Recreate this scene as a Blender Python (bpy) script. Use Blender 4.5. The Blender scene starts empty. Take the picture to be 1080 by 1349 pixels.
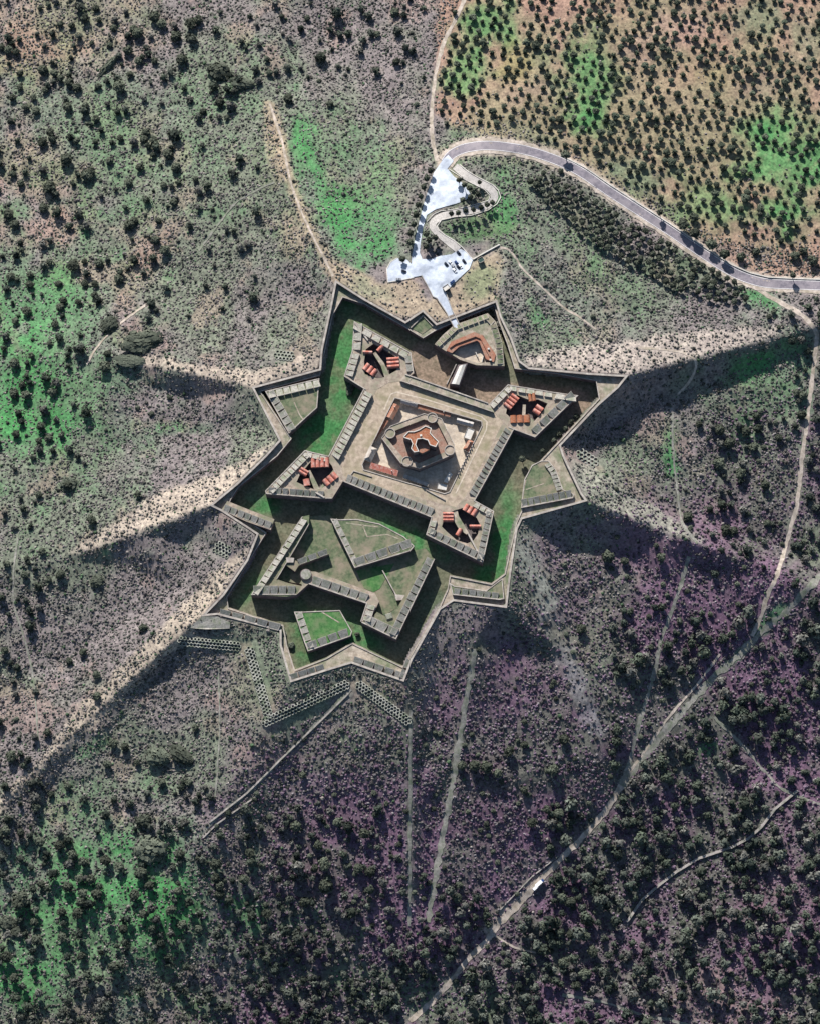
import bpy, bmesh, math, random
import numpy as np
from mathutils import Vector
from mathutils.geometry import tessellate_polygon, delaunay_2d_cdt
random.seed(7); RNG = np.random.default_rng(11)
SC = bpy.context.scene; COL = SC.collection
# ------------------------------------------------------------------ camera, sky, sun, exposure
S = 0.6                                   # metres per photograph pixel on the hilltop
TILT = math.radians(15); DIST = 4000.0    # a far camera, 15 degrees off the vertical
FW = np.array([0, math.sin(TILT), -math.cos(TILT)]); UP = np.array([0, math.cos(TILT), math.sin(TILT)])
CAM = -DIST * FW
cam = bpy.data.objects.new('camera', bpy.data.cameras.new('camera')); COL.objects.link(cam)
cam.location = CAM; cam.rotation_euler = (TILT, 0, 0)
cam.data.sensor_fit = 'VERTICAL'; cam.data.sensor_height = 24
cam.data.lens = 12 / (674.5 * S / DIST); cam.data.clip_start = 100; cam.data.clip_end = 20000
SC.camera = cam
ELEV = math.radians(30); AZ = math.atan2(-0.30, 1.0)       # sun from the top, a little left
SUN = np.array([math.sin(AZ) * math.cos(ELEV), math.cos(AZ) * math.cos(ELEV), math.sin(ELEV)])
w = bpy.data.worlds.new('World'); SC.world = w; w.use_nodes = True
nt = w.node_tree; sky = nt.nodes.new('ShaderNodeTexSky'); sky.sky_type = 'NISHITA'; sky.sun_disc = False
sky.sun_elevation = ELEV; sky.sun_rotation = AZ; sky.air_density = 1.2; sky.dust_density = 1.0; sky.ozone_density = 3.0
bg = nt.nodes['Background']; bg.inputs['Strength'].default_value = 0.062
nt.links.new(sky.outputs['Color'], bg.inputs['Color'])
sl = bpy.data.lights.new('sun', 'SUN'); sl.energy = 5.0; sl.angle = math.radians(0.5); sl.color = (1.0, 0.965, 0.93)
so = bpy.data.objects.new('sun', sl); COL.objects.link(so)
so.rotation_euler = Vector(SUN).to_track_quat('Z', 'Y').to_euler()
SC.view_settings.view_transform = 'Standard'; SC.view_settings.look = 'None'
SC.view_settings.exposure = 0.84; SC.view_settings.gamma = 1.0

# ------------------------------------------------------------------ helpers
def W(px, py, h):
    """point of the world at height h seen at photograph pixel (px, py)"""
    px, py, h = np.broadcast_arrays(np.asarray(px, float), np.asarray(py, float), np.asarray(h, float))
    a = (px - 540) * S; b = (674.5 - py) * S
    d = FW * DIST + np.stack([a, UP[1] * b, UP[2] * b], -1)
    t = (h - CAM[2]) / d[..., 2]
    return CAM + d * t[..., None]
def smooth(t): t = np.clip(t, 0, 1); return t * t * (3 - 2 * t)
_lat = {}
def vnoise(x, y, seed):
    if seed not in _lat: _lat[seed] = np.random.default_rng(seed).random((256, 256))
    L = _lat[seed]; xi = np.floor(x).astype(int); yi = np.floor(y).astype(int)
    u = smooth(x - xi); v = smooth(y - yi)
    g = lambda i, j: L[(xi + i) % 256, (yi + j) % 256]
    return (g(0,0)*(1-u)+g(1,0)*u)*(1-v) + (g(0,1)*(1-u)+g(1,1)*u)*v
def fbm(x, y, scale, octv=3, seed=0):
    r = 0; a = 1; tot = 0
    for o in range(octv):
        r = r + a * vnoise(x / scale * 2**o + 17 * o, y / scale * 2**o + 31 * o, seed + o); tot += a; a *= 0.55
    return r / tot
def inside(px, py, poly):
    r = np.zeros(px.shape, bool); n = len(poly)
    for i in range(n):
        x1, y1 = poly[i][:2]; x2, y2 = poly[(i + 1) % n][:2]
        if y1 == y2: continue
        c = ((y1 > py) != (y2 > py)) & (px < (x2 - x1) * (py - y1) / (y2 - y1) + x1)
        r ^= c
    return r
def segdist(px, py, line):
    d = np.full(px.shape, 1e9)
    for (x1, y1), (x2, y2) in zip([p[:2] for p in line[:-1]], [p[:2] for p in line[1:]]):
        L2 = (x2-x1)**2 + (y2-y1)**2 + 1e-9
        t = np.clip(((px-x1)*(x2-x1) + (py-y1)*(y2-y1)) / L2, 0, 1)
        d = np.minimum(d, np.hypot(px - x1 - t*(x2-x1), py - y1 - t*(y2-y1)))
    return d
def blur(a, r):
    for ax in (0, 1):
        for _ in range(2):
            p = np.pad(a, [(r + 1, r) if k == ax else (0, 0) for k in (0, 1)], mode='edge')
            c = np.cumsum(p, axis=ax)
            a = (np.take(c, range(2*r+1, c.shape[ax]), ax) - np.take(c, range(0, c.shape[ax]-2*r-1), ax)) / (2*r+1)
    return a
def big_mesh(name, V, F, col=None):
    """numpy mesh: V (n,3), F (m,k)"""
    me = bpy.data.meshes.new(name); m, k = F.shape
    me.vertices.add(len(V)); me.vertices.foreach_set('co', V.astype(np.float32).ravel())
    me.loops.add(m * k); me.loops.foreach_set('vertex_index', F.astype(np.int32).ravel())
    me.polygons.add(m); me.polygons.foreach_set('loop_start', np.arange(0, m*k, k, dtype=np.int32))
    if col is not None:
        at = me.attributes.new('Col', 'FLOAT_COLOR', 'POINT')
        c4 = np.ones((len(V), 4), np.float32); c4[:, :3] = col; at.data.foreach_set('color', c4.ravel())
    me.update(calc_edges=True); return me
def link(name, me, mat, parent=None):
    o = bpy.data.objects.new(name, me); COL.objects.link(o)
    if mat is not None:
        for m in (mat if isinstance(mat, (list, tuple)) else [mat]): me.materials.append(m)
    if parent is not None: o.parent = parent
    return o
def tag(o, label=None, cat=None, group=None, kind=None):
    if label: o['label'] = label
    if cat: o['category'] = cat
    if group: o['group'] = group
    if kind: o['kind'] = kind
    return o
def thing(name, label, cat, loc=(0, 0, 0), group=None, rz=0.0):
    o = bpy.data.objects.new(name, None); COL.objects.link(o); o.location = loc; o.rotation_euler = (0, 0, rz)
    o.empty_display_size = 1.0
    return tag(o, label, cat, group)
class MB:
    """collects faces with a material index; build() links ONE mesh"""
    def __init__(s): s.v = []; s.f = []; s.m = []
    def add(s, vs, fs, m=0):
        b = len(s.v); s.v += [tuple(map(float, v)) for v in vs]
        s.f += [tuple(b + i for i in f) for f in fs]; s.m += [m] * len(fs)
    def box(s, c, d, rz=0, m=0, taper=1.0):
        cx, cy, cz = c; dx, dy, dz = [k / 2 for k in d]; vs = []
        for z, q in ((-dz, 1), (dz, taper)):
            for x, y in ((-dx, -dy), (dx, -dy), (dx, dy), (-dx, dy)):
                x *= q; y *= q
                vs.append((cx + x*math.cos(rz) - y*math.sin(rz), cy + x*math.sin(rz) + y*math.cos(rz), cz + z))
        s.add(vs, [(3,2,1,0),(4,5,6,7),(0,1,5,4),(1,2,6,5),(2,3,7,6),(3,0,4,7)], m)
    def ring(s, c, r0, r1, z0, z1, a0=0, a1=2*math.pi, n=20, m=0):
        vs = []
        for i in range(n + 1):
            a = a0 + (a1 - a0) * i / n
            for r, z in ((r0, z0), (r1, z0), (r1, z1), (r0, z1)): vs.append((c[0]+r*math.cos(a), c[1]+r*math.sin(a), z))
        fs = [(4*i+j, 4*i+(j+1) % 4, 4*i+4+(j+1) % 4, 4*i+4+j) for i in range(n) for j in range(4)]
        fs += [(0,1,2,3), (4*n+3,4*n+2,4*n+1,4*n)]
        s.add(vs, fs, m)
    def build(s, name, mats, parent=None, smoothed=False):
        off = Vector(parent_loc(parent)) if parent is not None else Vector((0, 0, 0))
        me = bpy.data.meshes.new(name)
        me.from_pydata([Vector(v) - off for v in s.v], [], s.f)
        me.polygons.foreach_set('material_index', s.m)
        bm = bmesh.new(); bm.from_mesh(me); bmesh.ops.recalc_face_normals(bm, faces=bm.faces); bm.to_mesh(me); bm.free()
        if smoothed: me.polygons.foreach_set('use_smooth', [True]*len(me.polygons))
        return link(name, me, mats, parent)
def parent_loc(p):
    l = Vector((0, 0, 0))
    while p is not None: l += Vector(p.location); p = p.parent
    return l
def prism(mb, poly, zbot, holes=(), top=0, side=1, h=None, hole_side=None):
    """vertical prism under a pixel polygon [(px,py,h)]; holes are pixel polygons too"""
    loops = [poly] + list(holes)
    pts = [[W(p[0], p[1], (p[2] if len(p) > 2 else h)) for p in L] for L in loops]
    tri = tessellate_polygon([[Vector((p[0], p[1], 0)) for p in L] for L in pts])
    flat = [p for L in pts for p in L]
    mb.add(flat, [tuple(t) for t in tri], top)
    for k, L in enumerate(pts):
        n = len(L); vs = [tuple(p) for p in L] + [(p[0], p[1], zbot) for p in L]
        mb.add(vs, [(i, (i+1) % n, n + (i+1) % n, n + i) for i in range(n)], side if k == 0 or hole_side is None else hole_side)
def offset_line(P, d, closed):
    P = [np.array(p[:2]) for p in P]; n = len(P); out = []
    for i in range(n):
        a = P[i] - P[i-1] if (i > 0 or closed) else P[1] - P[0]
        b = P[(i+1) % n] - P[i] if (i < n-1 or closed) else P[-1] - P[-2]
        a = a / (np.linalg.norm(a) + 1e-9); b = b / (np.linalg.norm(b) + 1e-9)
        na = np.array([-a[1], a[0]]); nb = np.array([-b[1], b[0]]); m = na + nb
        L = max(np.dot(m, m), 0.5); m = m * 2 / L
        out.append(P[i] + m * d)
    return out
def wall(mb, line, d0, d1, up, down, closed=False, h=None, m=0, mt=None):
    """wall along a pixel polyline, between metre offsets d0 and d1 left of the line; top at h+up, foot at h+down"""
    P = [W(p[0], p[1], p[2] if len(p) > 2 else h) for p in line]
    A = offset_line(P, d0, closed); B = offset_line(P, d1, closed); n = len(P); vs = []
    for i in range(n):
        z = P[i][2]
        for q, e in ((A, down), (B, down), (B, up), (A, up)): vs.append((q[i][0], q[i][1], z + e))
    fs, ft = [], []
    for i in range(n if closed else n - 1):
        j = (i + 1) % n
        for k in range(4): (ft if k == 2 else fs).append((4*i+k, 4*i+(k+1) % 4, 4*j+(k+1) % 4, 4*j+k))
    if not closed: fs += [(0,1,2,3), (4*n-1,4*n-2,4*n-3,4*n-4)]
    b = len(mb.v); mb.add(vs, fs, m); mb.f += [tuple(b + i for i in f) for f in ft]; mb.m += [m if mt is None else mt] * len(ft)

# ------------------------------------------------------------------ materials
def mat(name, c1, c2, scale=0.5, rough=0.9, bump=0.0, c3=None, s3=0.08, attr=False, rnd=0.0, bscale=3.0):
    m = bpy.data.materials.new(name); m.use_nodes = True; t = m.node_tree; N = t.nodes; L = t.links
    b = N['Principled BSDF']; b.inputs['Roughness'].default_value = rough; b.inputs['Specular IOR Level'].default_value = 0.15
    geo = N.new('ShaderNodeNewGeometry')
    def noise(sc, det=5):
        n = N.new('ShaderNodeTexNoise'); n.inputs['Scale'].default_value = sc; n.inputs['Detail'].default_value = det
        n.inputs['Roughness'].default_value = 0.65; L.new(geo.outputs['Position'], n.inputs['Vector']); return n
    def mix(f, a, bb, mode='MIX'):
        x = N.new('ShaderNodeMix'); x.data_type = 'RGBA'; x.blend_type = mode
        for sck, v in ((x.inputs[0], f), (x.inputs[6], a), (x.inputs[7], bb)):
            if isinstance(v, (int, float)): sck.default_value = v
            elif isinstance(v, tuple): sck.default_value = (*v[:3], 1)
            else: L.new(v, sck)
        return x.outputs[2]
    r = N.new('ShaderNodeValToRGB'); r.color_ramp.elements[0].position = 0.36; r.color_ramp.elements[1].position = 0.64
    L.new(noise(scale).outputs['Fac'], r.inputs['Fac'])
    if attr:
        at = N.new('ShaderNodeAttribute'); at.attribute_name = 'Col'
        r.color_ramp.elements[0].color = (*c1, 1); r.color_ramp.elements[1].color = (*c2, 1)
        c = mix(1.0, at.outputs['Color'], r.outputs['Color'], 'MULTIPLY')
    else:
        r.color_ramp.elements[0].color = (*c1, 1); r.color_ramp.elements[1].color = (*c2, 1); c = r.outputs['Color']
    if c3 is not None:
        r3 = N.new('ShaderNodeValToRGB'); r3.color_ramp.elements[0].position = 0.45; r3.color_ramp.elements[1].position = 0.68
        L.new(noise(s3, 6).outputs['Fac'], r3.inputs['Fac']); c = mix(r3.outputs['Color'], c, c3)
    if rnd:
        oi = N.new('ShaderNodeObjectInfo'); hs = N.new('ShaderNodeHueSaturation'); mp = N.new('ShaderNodeMapRange')
        mp.inputs['To Min'].default_value = 1 - rnd; mp.inputs['To Max'].default_value = 1 + rnd
        L.new(oi.outputs['Random'], mp.inputs['Value']); L.new(mp.outputs['Result'], hs.inputs['Value']); L.new(c, hs.inputs['Color']); c = hs.outputs['Color']
    L.new(c, b.inputs['Base Color'])
    if bump:
        bp = N.new('ShaderNodeBump'); bp.inputs['Strength'].default_value = bump; bp.inputs['Distance'].default_value = 0.3
        L.new(noise(bscale).outputs['Fac'], bp.inputs['Height']); L.new(bp.outputs['Normal'], b.inputs['Normal'])
    return m
M = dict(
    ground=mat('ground', (0.62,0.60,0.62), (1.38,1.36,1.30), 0.45, 0.95, 0.6, attr=True, bscale=1.2),
    floor=mat('ditch_grass', (0.62,0.66,0.6), (1.3,1.28,1.25), 0.5, 0.95, 0.4, attr=True, bscale=1.5),
    scrub=mat('scrub', (0.6,0.6,0.6), (1.4,1.4,1.4), 2.2, 0.9, 0.7, attr=True, bscale=2.5),
    leaf=mat('olive_leaf', (0.030,0.040,0.027), (0.085,0.100,0.070), 1.1, 0.8, rnd=0.5),
    oak=mat('oak_leaf', (0.034,0.042,0.030), (0.088,0.098,0.070), 0.9, 0.8, rnd=0.4),
    bush=mat('bush_leaf', (0.045,0.055,0.040), (0.105,0.115,0.085), 0.9, 0.85, rnd=0.4),
    bark=mat('bark', (0.09,0.07,0.05), (0.17,0.14,0.11), 3.0),
    stone=mat('rampart_stone', (0.115,0.09,0.095), (0.21,0.17,0.16), 0.35, 0.95, 0.4, c3=(0.09,0.07,0.075), s3=0.12),
    top=mat('rampart_top', (0.22,0.175,0.14), (0.42,0.345,0.275), 0.4, 0.95, 0.3, c3=(0.16,0.17,0.11), s3=0.10),
    rim=mat('parapet_plaster', (0.28,0.25,0.22), (0.52,0.47,0.41), 0.5, 0.9, 0.2, c3=(0.20,0.17,0.15), s3=0.25),
    merl=mat('merlon_top', (0.20,0.19,0.17), (0.36,0.34,0.30), 0.8, 0.95, 0.3, c3=(0.15,0.17,0.11), s3=0.16),
    deck=mat('covered_way_earth', (0.22,0.18,0.14), (0.42,0.36,0.29), 0.3, 0.95, 0.3, c3=(0.13,0.16,0.09), s3=0.07),
    pave=mat('terreplein_earth', (0.26,0.205,0.155), (0.45,0.365,0.28), 0.25, 0.95, 0.3, c3=(0.22,0.20,0.12), s3=0.06),
    grass=mat('ravelin_grass', (0.055,0.085,0.045), (0.15,0.17,0.10), 0.35, 0.95, 0.3, c3=(0.23,0.19,0.14), s3=0.08),
    lawn=mat('bright_grass', (0.04,0.11,0.035), (0.08,0.19,0.06), 0.4, 0.95, 0.3, c3=(0.14,0.16,0.09), s3=0.1),
    white=mat('whitewash', (0.44,0.42,0.38), (0.64,0.61,0.56), 0.8, 0.85, c3=(0.52,0.47,0.4), s3=0.2),
    red=mat('red_tile', (0.30,0.085,0.06), (0.46,0.17,0.125), 1.4, 0.85, 0.3, c3=(0.48,0.30,0.25), s3=0.4),
    redd=mat('brown_tile', (0.24,0.10,0.065), (0.36,0.17,0.11), 1.0, 0.85, 0.3, c3=(0.30,0.20,0.15), s3=0.25),
    orange=mat('orange_tile', (0.22,0.070,0.032), (0.36,0.135,0.07), 1.3, 0.85, 0.3, c3=(0.34,0.20,0.13), s3=0.5),
    terr=mat('terrace_tile', (0.20,0.115,0.085), (0.34,0.20,0.155), 0.8, 0.9, 0.3, c3=(0.24,0.19,0.15), s3=0.2),
    slate=mat('grey_roof', (0.30,0.28,0.26), (0.46,0.43,0.40), 0.8, 0.8),
    yard=mat('shaded_yard', (0.08,0.065,0.065), (0.15,0.125,0.115), 0.5, 0.95, 0.3),  # deep shade of the sunken yards put into floor and wall colour
    court=mat('courtyard_paving', (0.40,0.33,0.25), (0.58,0.50,0.40), 0.5, 0.9, 0.2, c3=(0.34,0.29,0.24), s3=0.12),
    asphalt=mat('asphalt', (0.13,0.12,0.14), (0.23,0.205,0.225), 0.35, 0.9, c3=(0.27,0.24,0.25), s3=0.05),
    dirt=mat('dirt', (0.32,0.27,0.225), (0.50,0.43,0.37), 0.45, 0.95, 0.2, c3=(0.22,0.19,0.14), s3=0.15),
    track=mat('grassy_track', (0.165,0.16,0.14), (0.29,0.275,0.245), 0.5, 0.95, 0.3, c3=(0.13,0.155,0.10), s3=0.2),
    concrete=mat('pale_concrete', (0.40,0.44,0.50), (0.55,0.59,0.65), 0.25, 0.8, c3=(0.30,0.33,0.38), s3=0.07),
    paint=mat('road_paint', (0.62,0.60,0.58), (0.8,0.78,0.75), 2.0, 0.7),
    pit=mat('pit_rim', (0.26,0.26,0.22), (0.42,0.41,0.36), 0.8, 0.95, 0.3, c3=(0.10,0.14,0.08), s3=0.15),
    soil=mat('shaded_pit_soil', (0.03,0.025,0.025), (0.05,0.042,0.04), 1.0),  # near-black soil: the shade inside the pits is painted in
    rock=mat('dry_stone', (0.24,0.21,0.19), (0.42,0.38,0.35), 1.2, 0.95, 0.5, c3=(0.15,0.16,0.12), s3=0.3),
    glass=mat('car_glass', (0.015,0.018,0.022), (0.03,0.034,0.04), 1.0, 0.15),
    tyre=mat('tyre_rubber', (0.015,0.015,0.015), (0.03,0.03,0.03), 1.0),
    metal=mat('grey_metal', (0.25,0.25,0.26), (0.4,0.4,0.41), 1.0, 0.5),
)
for nm, c in dict(car_dark=(0.02,0.025,0.04), car_blue=(0.03,0.06,0.16), car_white=(0.78,0.78,0.78), car_grey=(0.3,0.31,0.33), car_red=(0.32,0.03,0.02), hut_green=(0.04,0.07,0.06)).items():
    M[nm] = mat(nm, tuple(k*0.9 for k in c), tuple(min(k*1.1, 0.85) for k in c), 1.0, 0.35)

# ------------------------------------------------------------------ outline of the works (photograph pixels, height of the crest in metres)
CR = 0.0; HC = -5.0
OUT = [(442,369,0),(479.5,393,0),(534,423.5,0),(557,408,0),(575,426,0),(654,395.5,0),(660,417,0),(673,444,0),(684,475,0),(696,484,0),(776,491.5,0),(827,494.5,0),
       (814,511,0),(788,534,0),(738,587,0),(742,600,0),(766,650,0),(773,660,0),(687,684,0),(681,697,0),(672.5,755,0),(667,801,-1),(652,799,-1),(597,792,-2),(580,803,-3),(550,857,-4),(543,869,-5),(532,898,-6),
       (463,874,-6),(430,884,-6),(383,899,-6),(369,850,-6),(369,831,-6),(287,810,-5),(266,812,-5),(294,783,-4),(325,738,-3),(338.5,704,-2),(291,673,-1),(277,666,0),(313,636,0),(349,601,0),(368,580,0),(332,510,0),(421,486,0),(423,461,0),(435,405,0)]
DIT = [(452,391,0),(480,400,0),(536,432,0),(557,445,0),(573,435,0),(650,402,0),(655,420,0),(667,452,0),(677,485,0),(734,492,0),(784,501,0),(788,524,0),(692,627,0),(686,672,0),(679,688,0),(664,755,0),(647,768,0),
       (592,757,-1),(589,775,-2),(578,800,-3),(545,855,-4),(532,878,-5),(464,846,-6),(430,866,-6),(389,882,-6),(379,850,-6),(374,823,-6),(302,800,-5),(300,786,-4),(313,765,-3),(346,710,-2),(352,701,-1.5),(301,668,-1),(305,657,0),(315,641,0),(366,600,0),(385,577,0),(344,515,0),(422,494,0),(427,470,0),(439,414,0)]
FLOOR = -11.5
def floor_h(py): return FLOOR - 2.5 * smooth((np.asarray(py, float) - 690) / 120)

# ------------------------------------------------------------------ terrain heights: ridges and valleys of the glacis as a triangulated surface
RID = [[(442,369,0),(412,305,-5),(378,222,-14),(355,130,-26),(330,-60,-46)],
       [(332,510,0),(240,489,-8),(152,471,-19),(-60,455,-46)],
       [(277,666,0),(180,703,-11),(70,739,-24),(-60,775,-42)],
       [(266,812,-5),(130,935,-24),(6,1056,-43),(-80,1130,-55)],
       [(383,899,-6),(349,958,-12),(275,1092,-38),(215,1210,-52)],
       [(532,898,-6),(542,950,-13),(541,1060,-42),(540,1215,-80)],
       [(597,792,-2),(622,855,-11),(602,1000,-43),(566,1215,-88)],
       [(681,697,0),(706,770,-9),(738,860,-27),(788,985,-53)],
       [(773,660,0),(880,703,-17),(990,742,-34),(1140,800,-58)],
       [(827,494.5,0),(935,468,-10),(1042,440,-21),(1160,410,-34)],
       [(654,395.5,0),(672,330,-4),(660,250,-9)]]
PTS = [  # valleys and feet of the faces
    (421,400,-7),(300,400,-18),(150,330,-36),(-60,240,-58),(200,150,-42),(20,20,-62),(-60,-60,-70),
    (345,560,-6),(265,570,-19),(250,525,-20),(190,505,-24),(120,600,-30),(-60,620,-50),
    (330,690,-5),(245,712,-17),(160,745,-27),(240,775,-20),(152,957,-38),(62,1046,-55),(222,878,-25),(830,730,-33),(920,752,-47),(120,850,-38),(-60,940,-60),
    (330,845,-9),(245,915,-30),(120,1030,-48),(230,1010,-42),(40,1180,-64),(-60,1300,-74),(140,1300,-72),
    (463,900,-11),(400,985,-26),(440,1050,-43),(330,1120,-52),(420,1190,-74),(300,1300,-88),
    (575,865,-14),(573,960,-35),(565,1080,-60),(553,1200,-85),
    (660,835,-17),(665,920,-35),(680,1020,-56),(640,1150,-84),
    (740,715,-17),(800,765,-29),(760,800,-31),(850,870,-51),(880,780,-42),
    (770,600,-11),(800,555,-18),(860,525,-22),(930,505,-26),(1000,480,-30),(850,610,-27),(960,620,-43),(1050,600,-52),(1160,600,-60),(870,660,-31),(960,700,-44),
    (700,455,-3),(800,430,-9),(900,400,-16),(960,385,-21),(1160,385,-30),
    (556,395,-1),(560,340,-3),(520,360,-4),(620,345,-3.5),(600,250,-7),(550,250,-11),(480,300,-10),(560,120,-22),(500,150,-26),(440,60,-40),(560,-60,-38),
    (640,190,-11),(700,196,-13),(800,250,-17),(900,320,-20),(985,367,-24),(690,300,-9),(800,350,-13),
    (700,100,-22),(800,130,-27),(900,200,-28),(1000,280,-29),(1160,200,-44),(1000,60,-46),(800,-60,-44),(1160,-60,-64),
    (1075,450,-32),(1060,600,-52),(1035,720,-62),(1000,835,-66),(930,905,-71),(830,1020,-80),(770,1100,-90),(712,1160,-97),(645,1232,-106),(570,1320,-114),
    (1160,760,-72),(1160,1000,-98),(1000,1000,-98),(1000,1200,-112),(860,1180,-112),(800,1300,-117),(1160,1300,-122),(1000,1420,-128),(450,1300,-104),(450,1480,-120),(-80,1480,-104),(140,1480,-106),(700,1480,-124),(1160,1480,-134)]
P2, H2, EDG = [], [], []
def addp(p):
    if p[1] > 500 and p[2] < -20: p = (p[0], p[1], -20 + (p[2] + 20) * .54)   # gentler lower slopes
    P2.append(Vector((p[0], p[1]))); H2.append(p[2]); return len(P2) - 1
ids = [addp(p) for p in OUT]; EDG += [(ids[i], ids[(i+1) % len(ids)]) for i in range(len(ids))]
near = {(p[0], p[1]): i for p, i in zip(OUT, ids)}
for R in RID:
    r = [near.get((p[0], p[1])) if (p[0], p[1]) in near else addp(p) for p in R]
    EDG += list(zip(r[:-1], r[1:]))
for p in PTS: addp(p)
cv, ce, cf, ov, oe, of = delaunay_2d_cdt(P2, EDG, [], 0, 1e-4)
ch = []
for i, v in enumerate(cv):
    if ov[i]: ch.append(H2[ov[i][0]])
    else:
        d = [((v - P2[k]).length, H2[k]) for k in range(len(P2))]; d.sort(); ch.append(sum(b/(a+1e-3) for a, b in d[:4]) / sum(1/(a+1e-3) for a, b in d[:4]))
X0, X1, Y0, Y1, ST = -50, 1130, -50, 1440, 2.0     # fine grid in photograph pixels
gx = np.arange(X0, X1 + 0.1, ST); gy = np.arange(Y0, Y1 + 0.1, ST)
GX, GY = np.meshgrid(gx, gy)
HG = np.full(GX.shape, -40.0)
for f in cf:
    (xa, ya), (xb, yb), (xc, yc) = [cv[i] for i in f]; ha, hb, hc = [ch[i] for i in f]
    i0 = max(int((min(xa,xb,xc) - X0) / ST), 0); i1 = min(int((max(xa,xb,xc) - X0) / ST) + 2, len(gx))
    j0 = max(int((min(ya,yb,yc) - Y0) / ST), 0); j1 = min(int((max(ya,yb,yc) - Y0) / ST) + 2, len(gy))
    if i0 >= i1 or j0 >= j1: continue
    x = GX[j0:j1, i0:i1]; y = GY[j0:j1, i0:i1]; D = (yb-yc)*(xa-xc) + (xc-xb)*(ya-yc)
    if abs(D) < 1e-9: continue
    u = ((yb-yc)*(x-xc) + (xc-xb)*(y-yc)) / D; v = ((yc-ya)*(x-xc) + (xa-xc)*(y-yc)) / D; q = 1 - u - v
    ok = (u > -1e-6) & (v > -1e-6) & (q > -1e-6)
    HG[j0:j1, i0:i1][ok] = (u*ha + v*hb + q*hc)[ok]
INO = inside(GX, GY, OUT)
far = np.clip(1 - blur(INO.astype(float), 12) * 2.2, 0, 1)
HG = HG*(1-far) + (blur(HG, 3)*0.35 + blur(HG, 14)*0.65)*far if False else HG*(1-far) + (blur(HG, 1)*0.8 + blur(HG, 9)*0.2)*far
HG = np.where(far < 0.05, HG, HG + far * ((fbm(GX, GY, 60, 3, 3) - 0.5) * 3.0 + (fbm(GX, GY, 14, 3, 9) - 0.5) * 1.6))
BI = blur(INO.astype(float), 2)
HTER = HG - 7.0 * smooth((BI - 0.5) / 0.4)
def HT(px, py):
    fx = np.clip((np.asarray(px, float) - X0) / ST, 0, len(gx) - 1.001); fy = np.clip((np.asarray(py, float) - Y0) / ST, 0, len(gy) - 1.001)
    i = fx.astype(int); j = fy.astype(int); u = fx - i; v = fy - j
    return (HG[j, i]*(1-u) + HG[j, i+1]*u)*(1-v) + (HG[j+1, i]*(1-u) + HG[j+1, i+1]*u)*v

# ------------------------------------------------------------------ roads and paths (pixel centre lines, width in pixels)
ROAD = [(586,214),(592,206),(600,200),(615,194.5),(640,191.5),(670,194),(700,200),(735,212),(765,227),(800,251),(840,277),(880,303),(905,320),(930,337),(960,356),(985,367),(1010,373),(1045,375),(1140,378)]
PATHS = [  # name, label, line, width, material
 ('dirt_track', [(616,-50),(612,-5),(600,25),(585,55),(575,90),(570,125),(568,160),(570,188),(576,212)], 5.0, 'dirt'),
 ('footpath', [(355,135),(362,155),(372,185),(378,215),(385,245),(398,280),(412,310),(425,335),(439,364)], 3.0, 'dirt'),
 ('dirt_track', [(985,372),(1005,386),(1030,400),(1050,411),(1066,425),(1075,442),(1073,470),(1068,510),(1062,560),(1055,610),(1050,660),(1040,700),(1028,740),(1020,765),(1010,785),(1002,812),(990,838)], 5.5, 'dirt'),
 ('footpath', [(657,326),(668,328),(677,337),(685,350),(700,366),(718,383),(735,399),(748,409),(765,419),(784,434)], 2.6, 'dirt'),
 ('footpath', [(840,458),(870,460),(900,465),(916,477),(909,500),(892,520)], 3.0, 'dirt'),
 ('footpath', [(885,543),(886,590),(889,625),(894,665),(899,690),(918,716)], 2.6, 'track'),
 ('grassy_track', [(907,733),(890,790),(868,850),(862,885),(845,940),(830,1000),(818,1035)], 5.0, 'track'),
 ('grassy_track', [(1130,700),(1085,752),(1040,800),(1000,835),(975,860),(940,892),(905,930),(870,970),(840,1005),(818,1035)], 9, 'track'),
 ('dirt_track', [(818,1035),(800,1065),(770,1100),(735,1135),(712,1158),(688,1186),(660,1214),(640,1240),(618,1262),(600,1285),(570,1318),(540,1345)], 7.5, 'dirt'),
 ('grassy_track', [(948,862),(915,905),(880,945),(850,988),(828,1018)], 3.2, 'dirt'),
 ('footpath', [(463,908),(440,931),(410,961),(370,1001),(330,1041),(290,1073),(272,1093)], 4.0, 'track'),
 ('grassy_track', [(625,855),(614,920),(601,1000),(587,1080),(574,1150),(564,1215)], 7.5, 'track'),
 ('footpath', [(541,935),(540,1060),(539,1220)], 4, 'track'),
 ('grassy_track', [(940,945),(980,985),(1010,1020),(1040,1045),(1130,1075)], 4, 'track'),
 ('footpath', [(362,240),(340,250),(310,268),(285,300),(262,330)], 2.2, 'track'),
 ('footpath', [(195,400),(160,425),(130,455),(115,480)], 2.4, 'dirt'),
 ('footpath', [(25,700),(18,760),(20,800),(35,850),(45,900),(52,990)], 2.2, 'track'),
 ('footpath', [(288,880),(290,960),(284,1050)], 1.8, 'track'),
 ('footpath', [(640,1225),(675,1247),(705,1255)], 2.5, 'dirt'),
 ('dirt_track', [(740,1310),(800,1322),(850,1338),(900,1349),(960,1380)], 4, 'track'),
]
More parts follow.
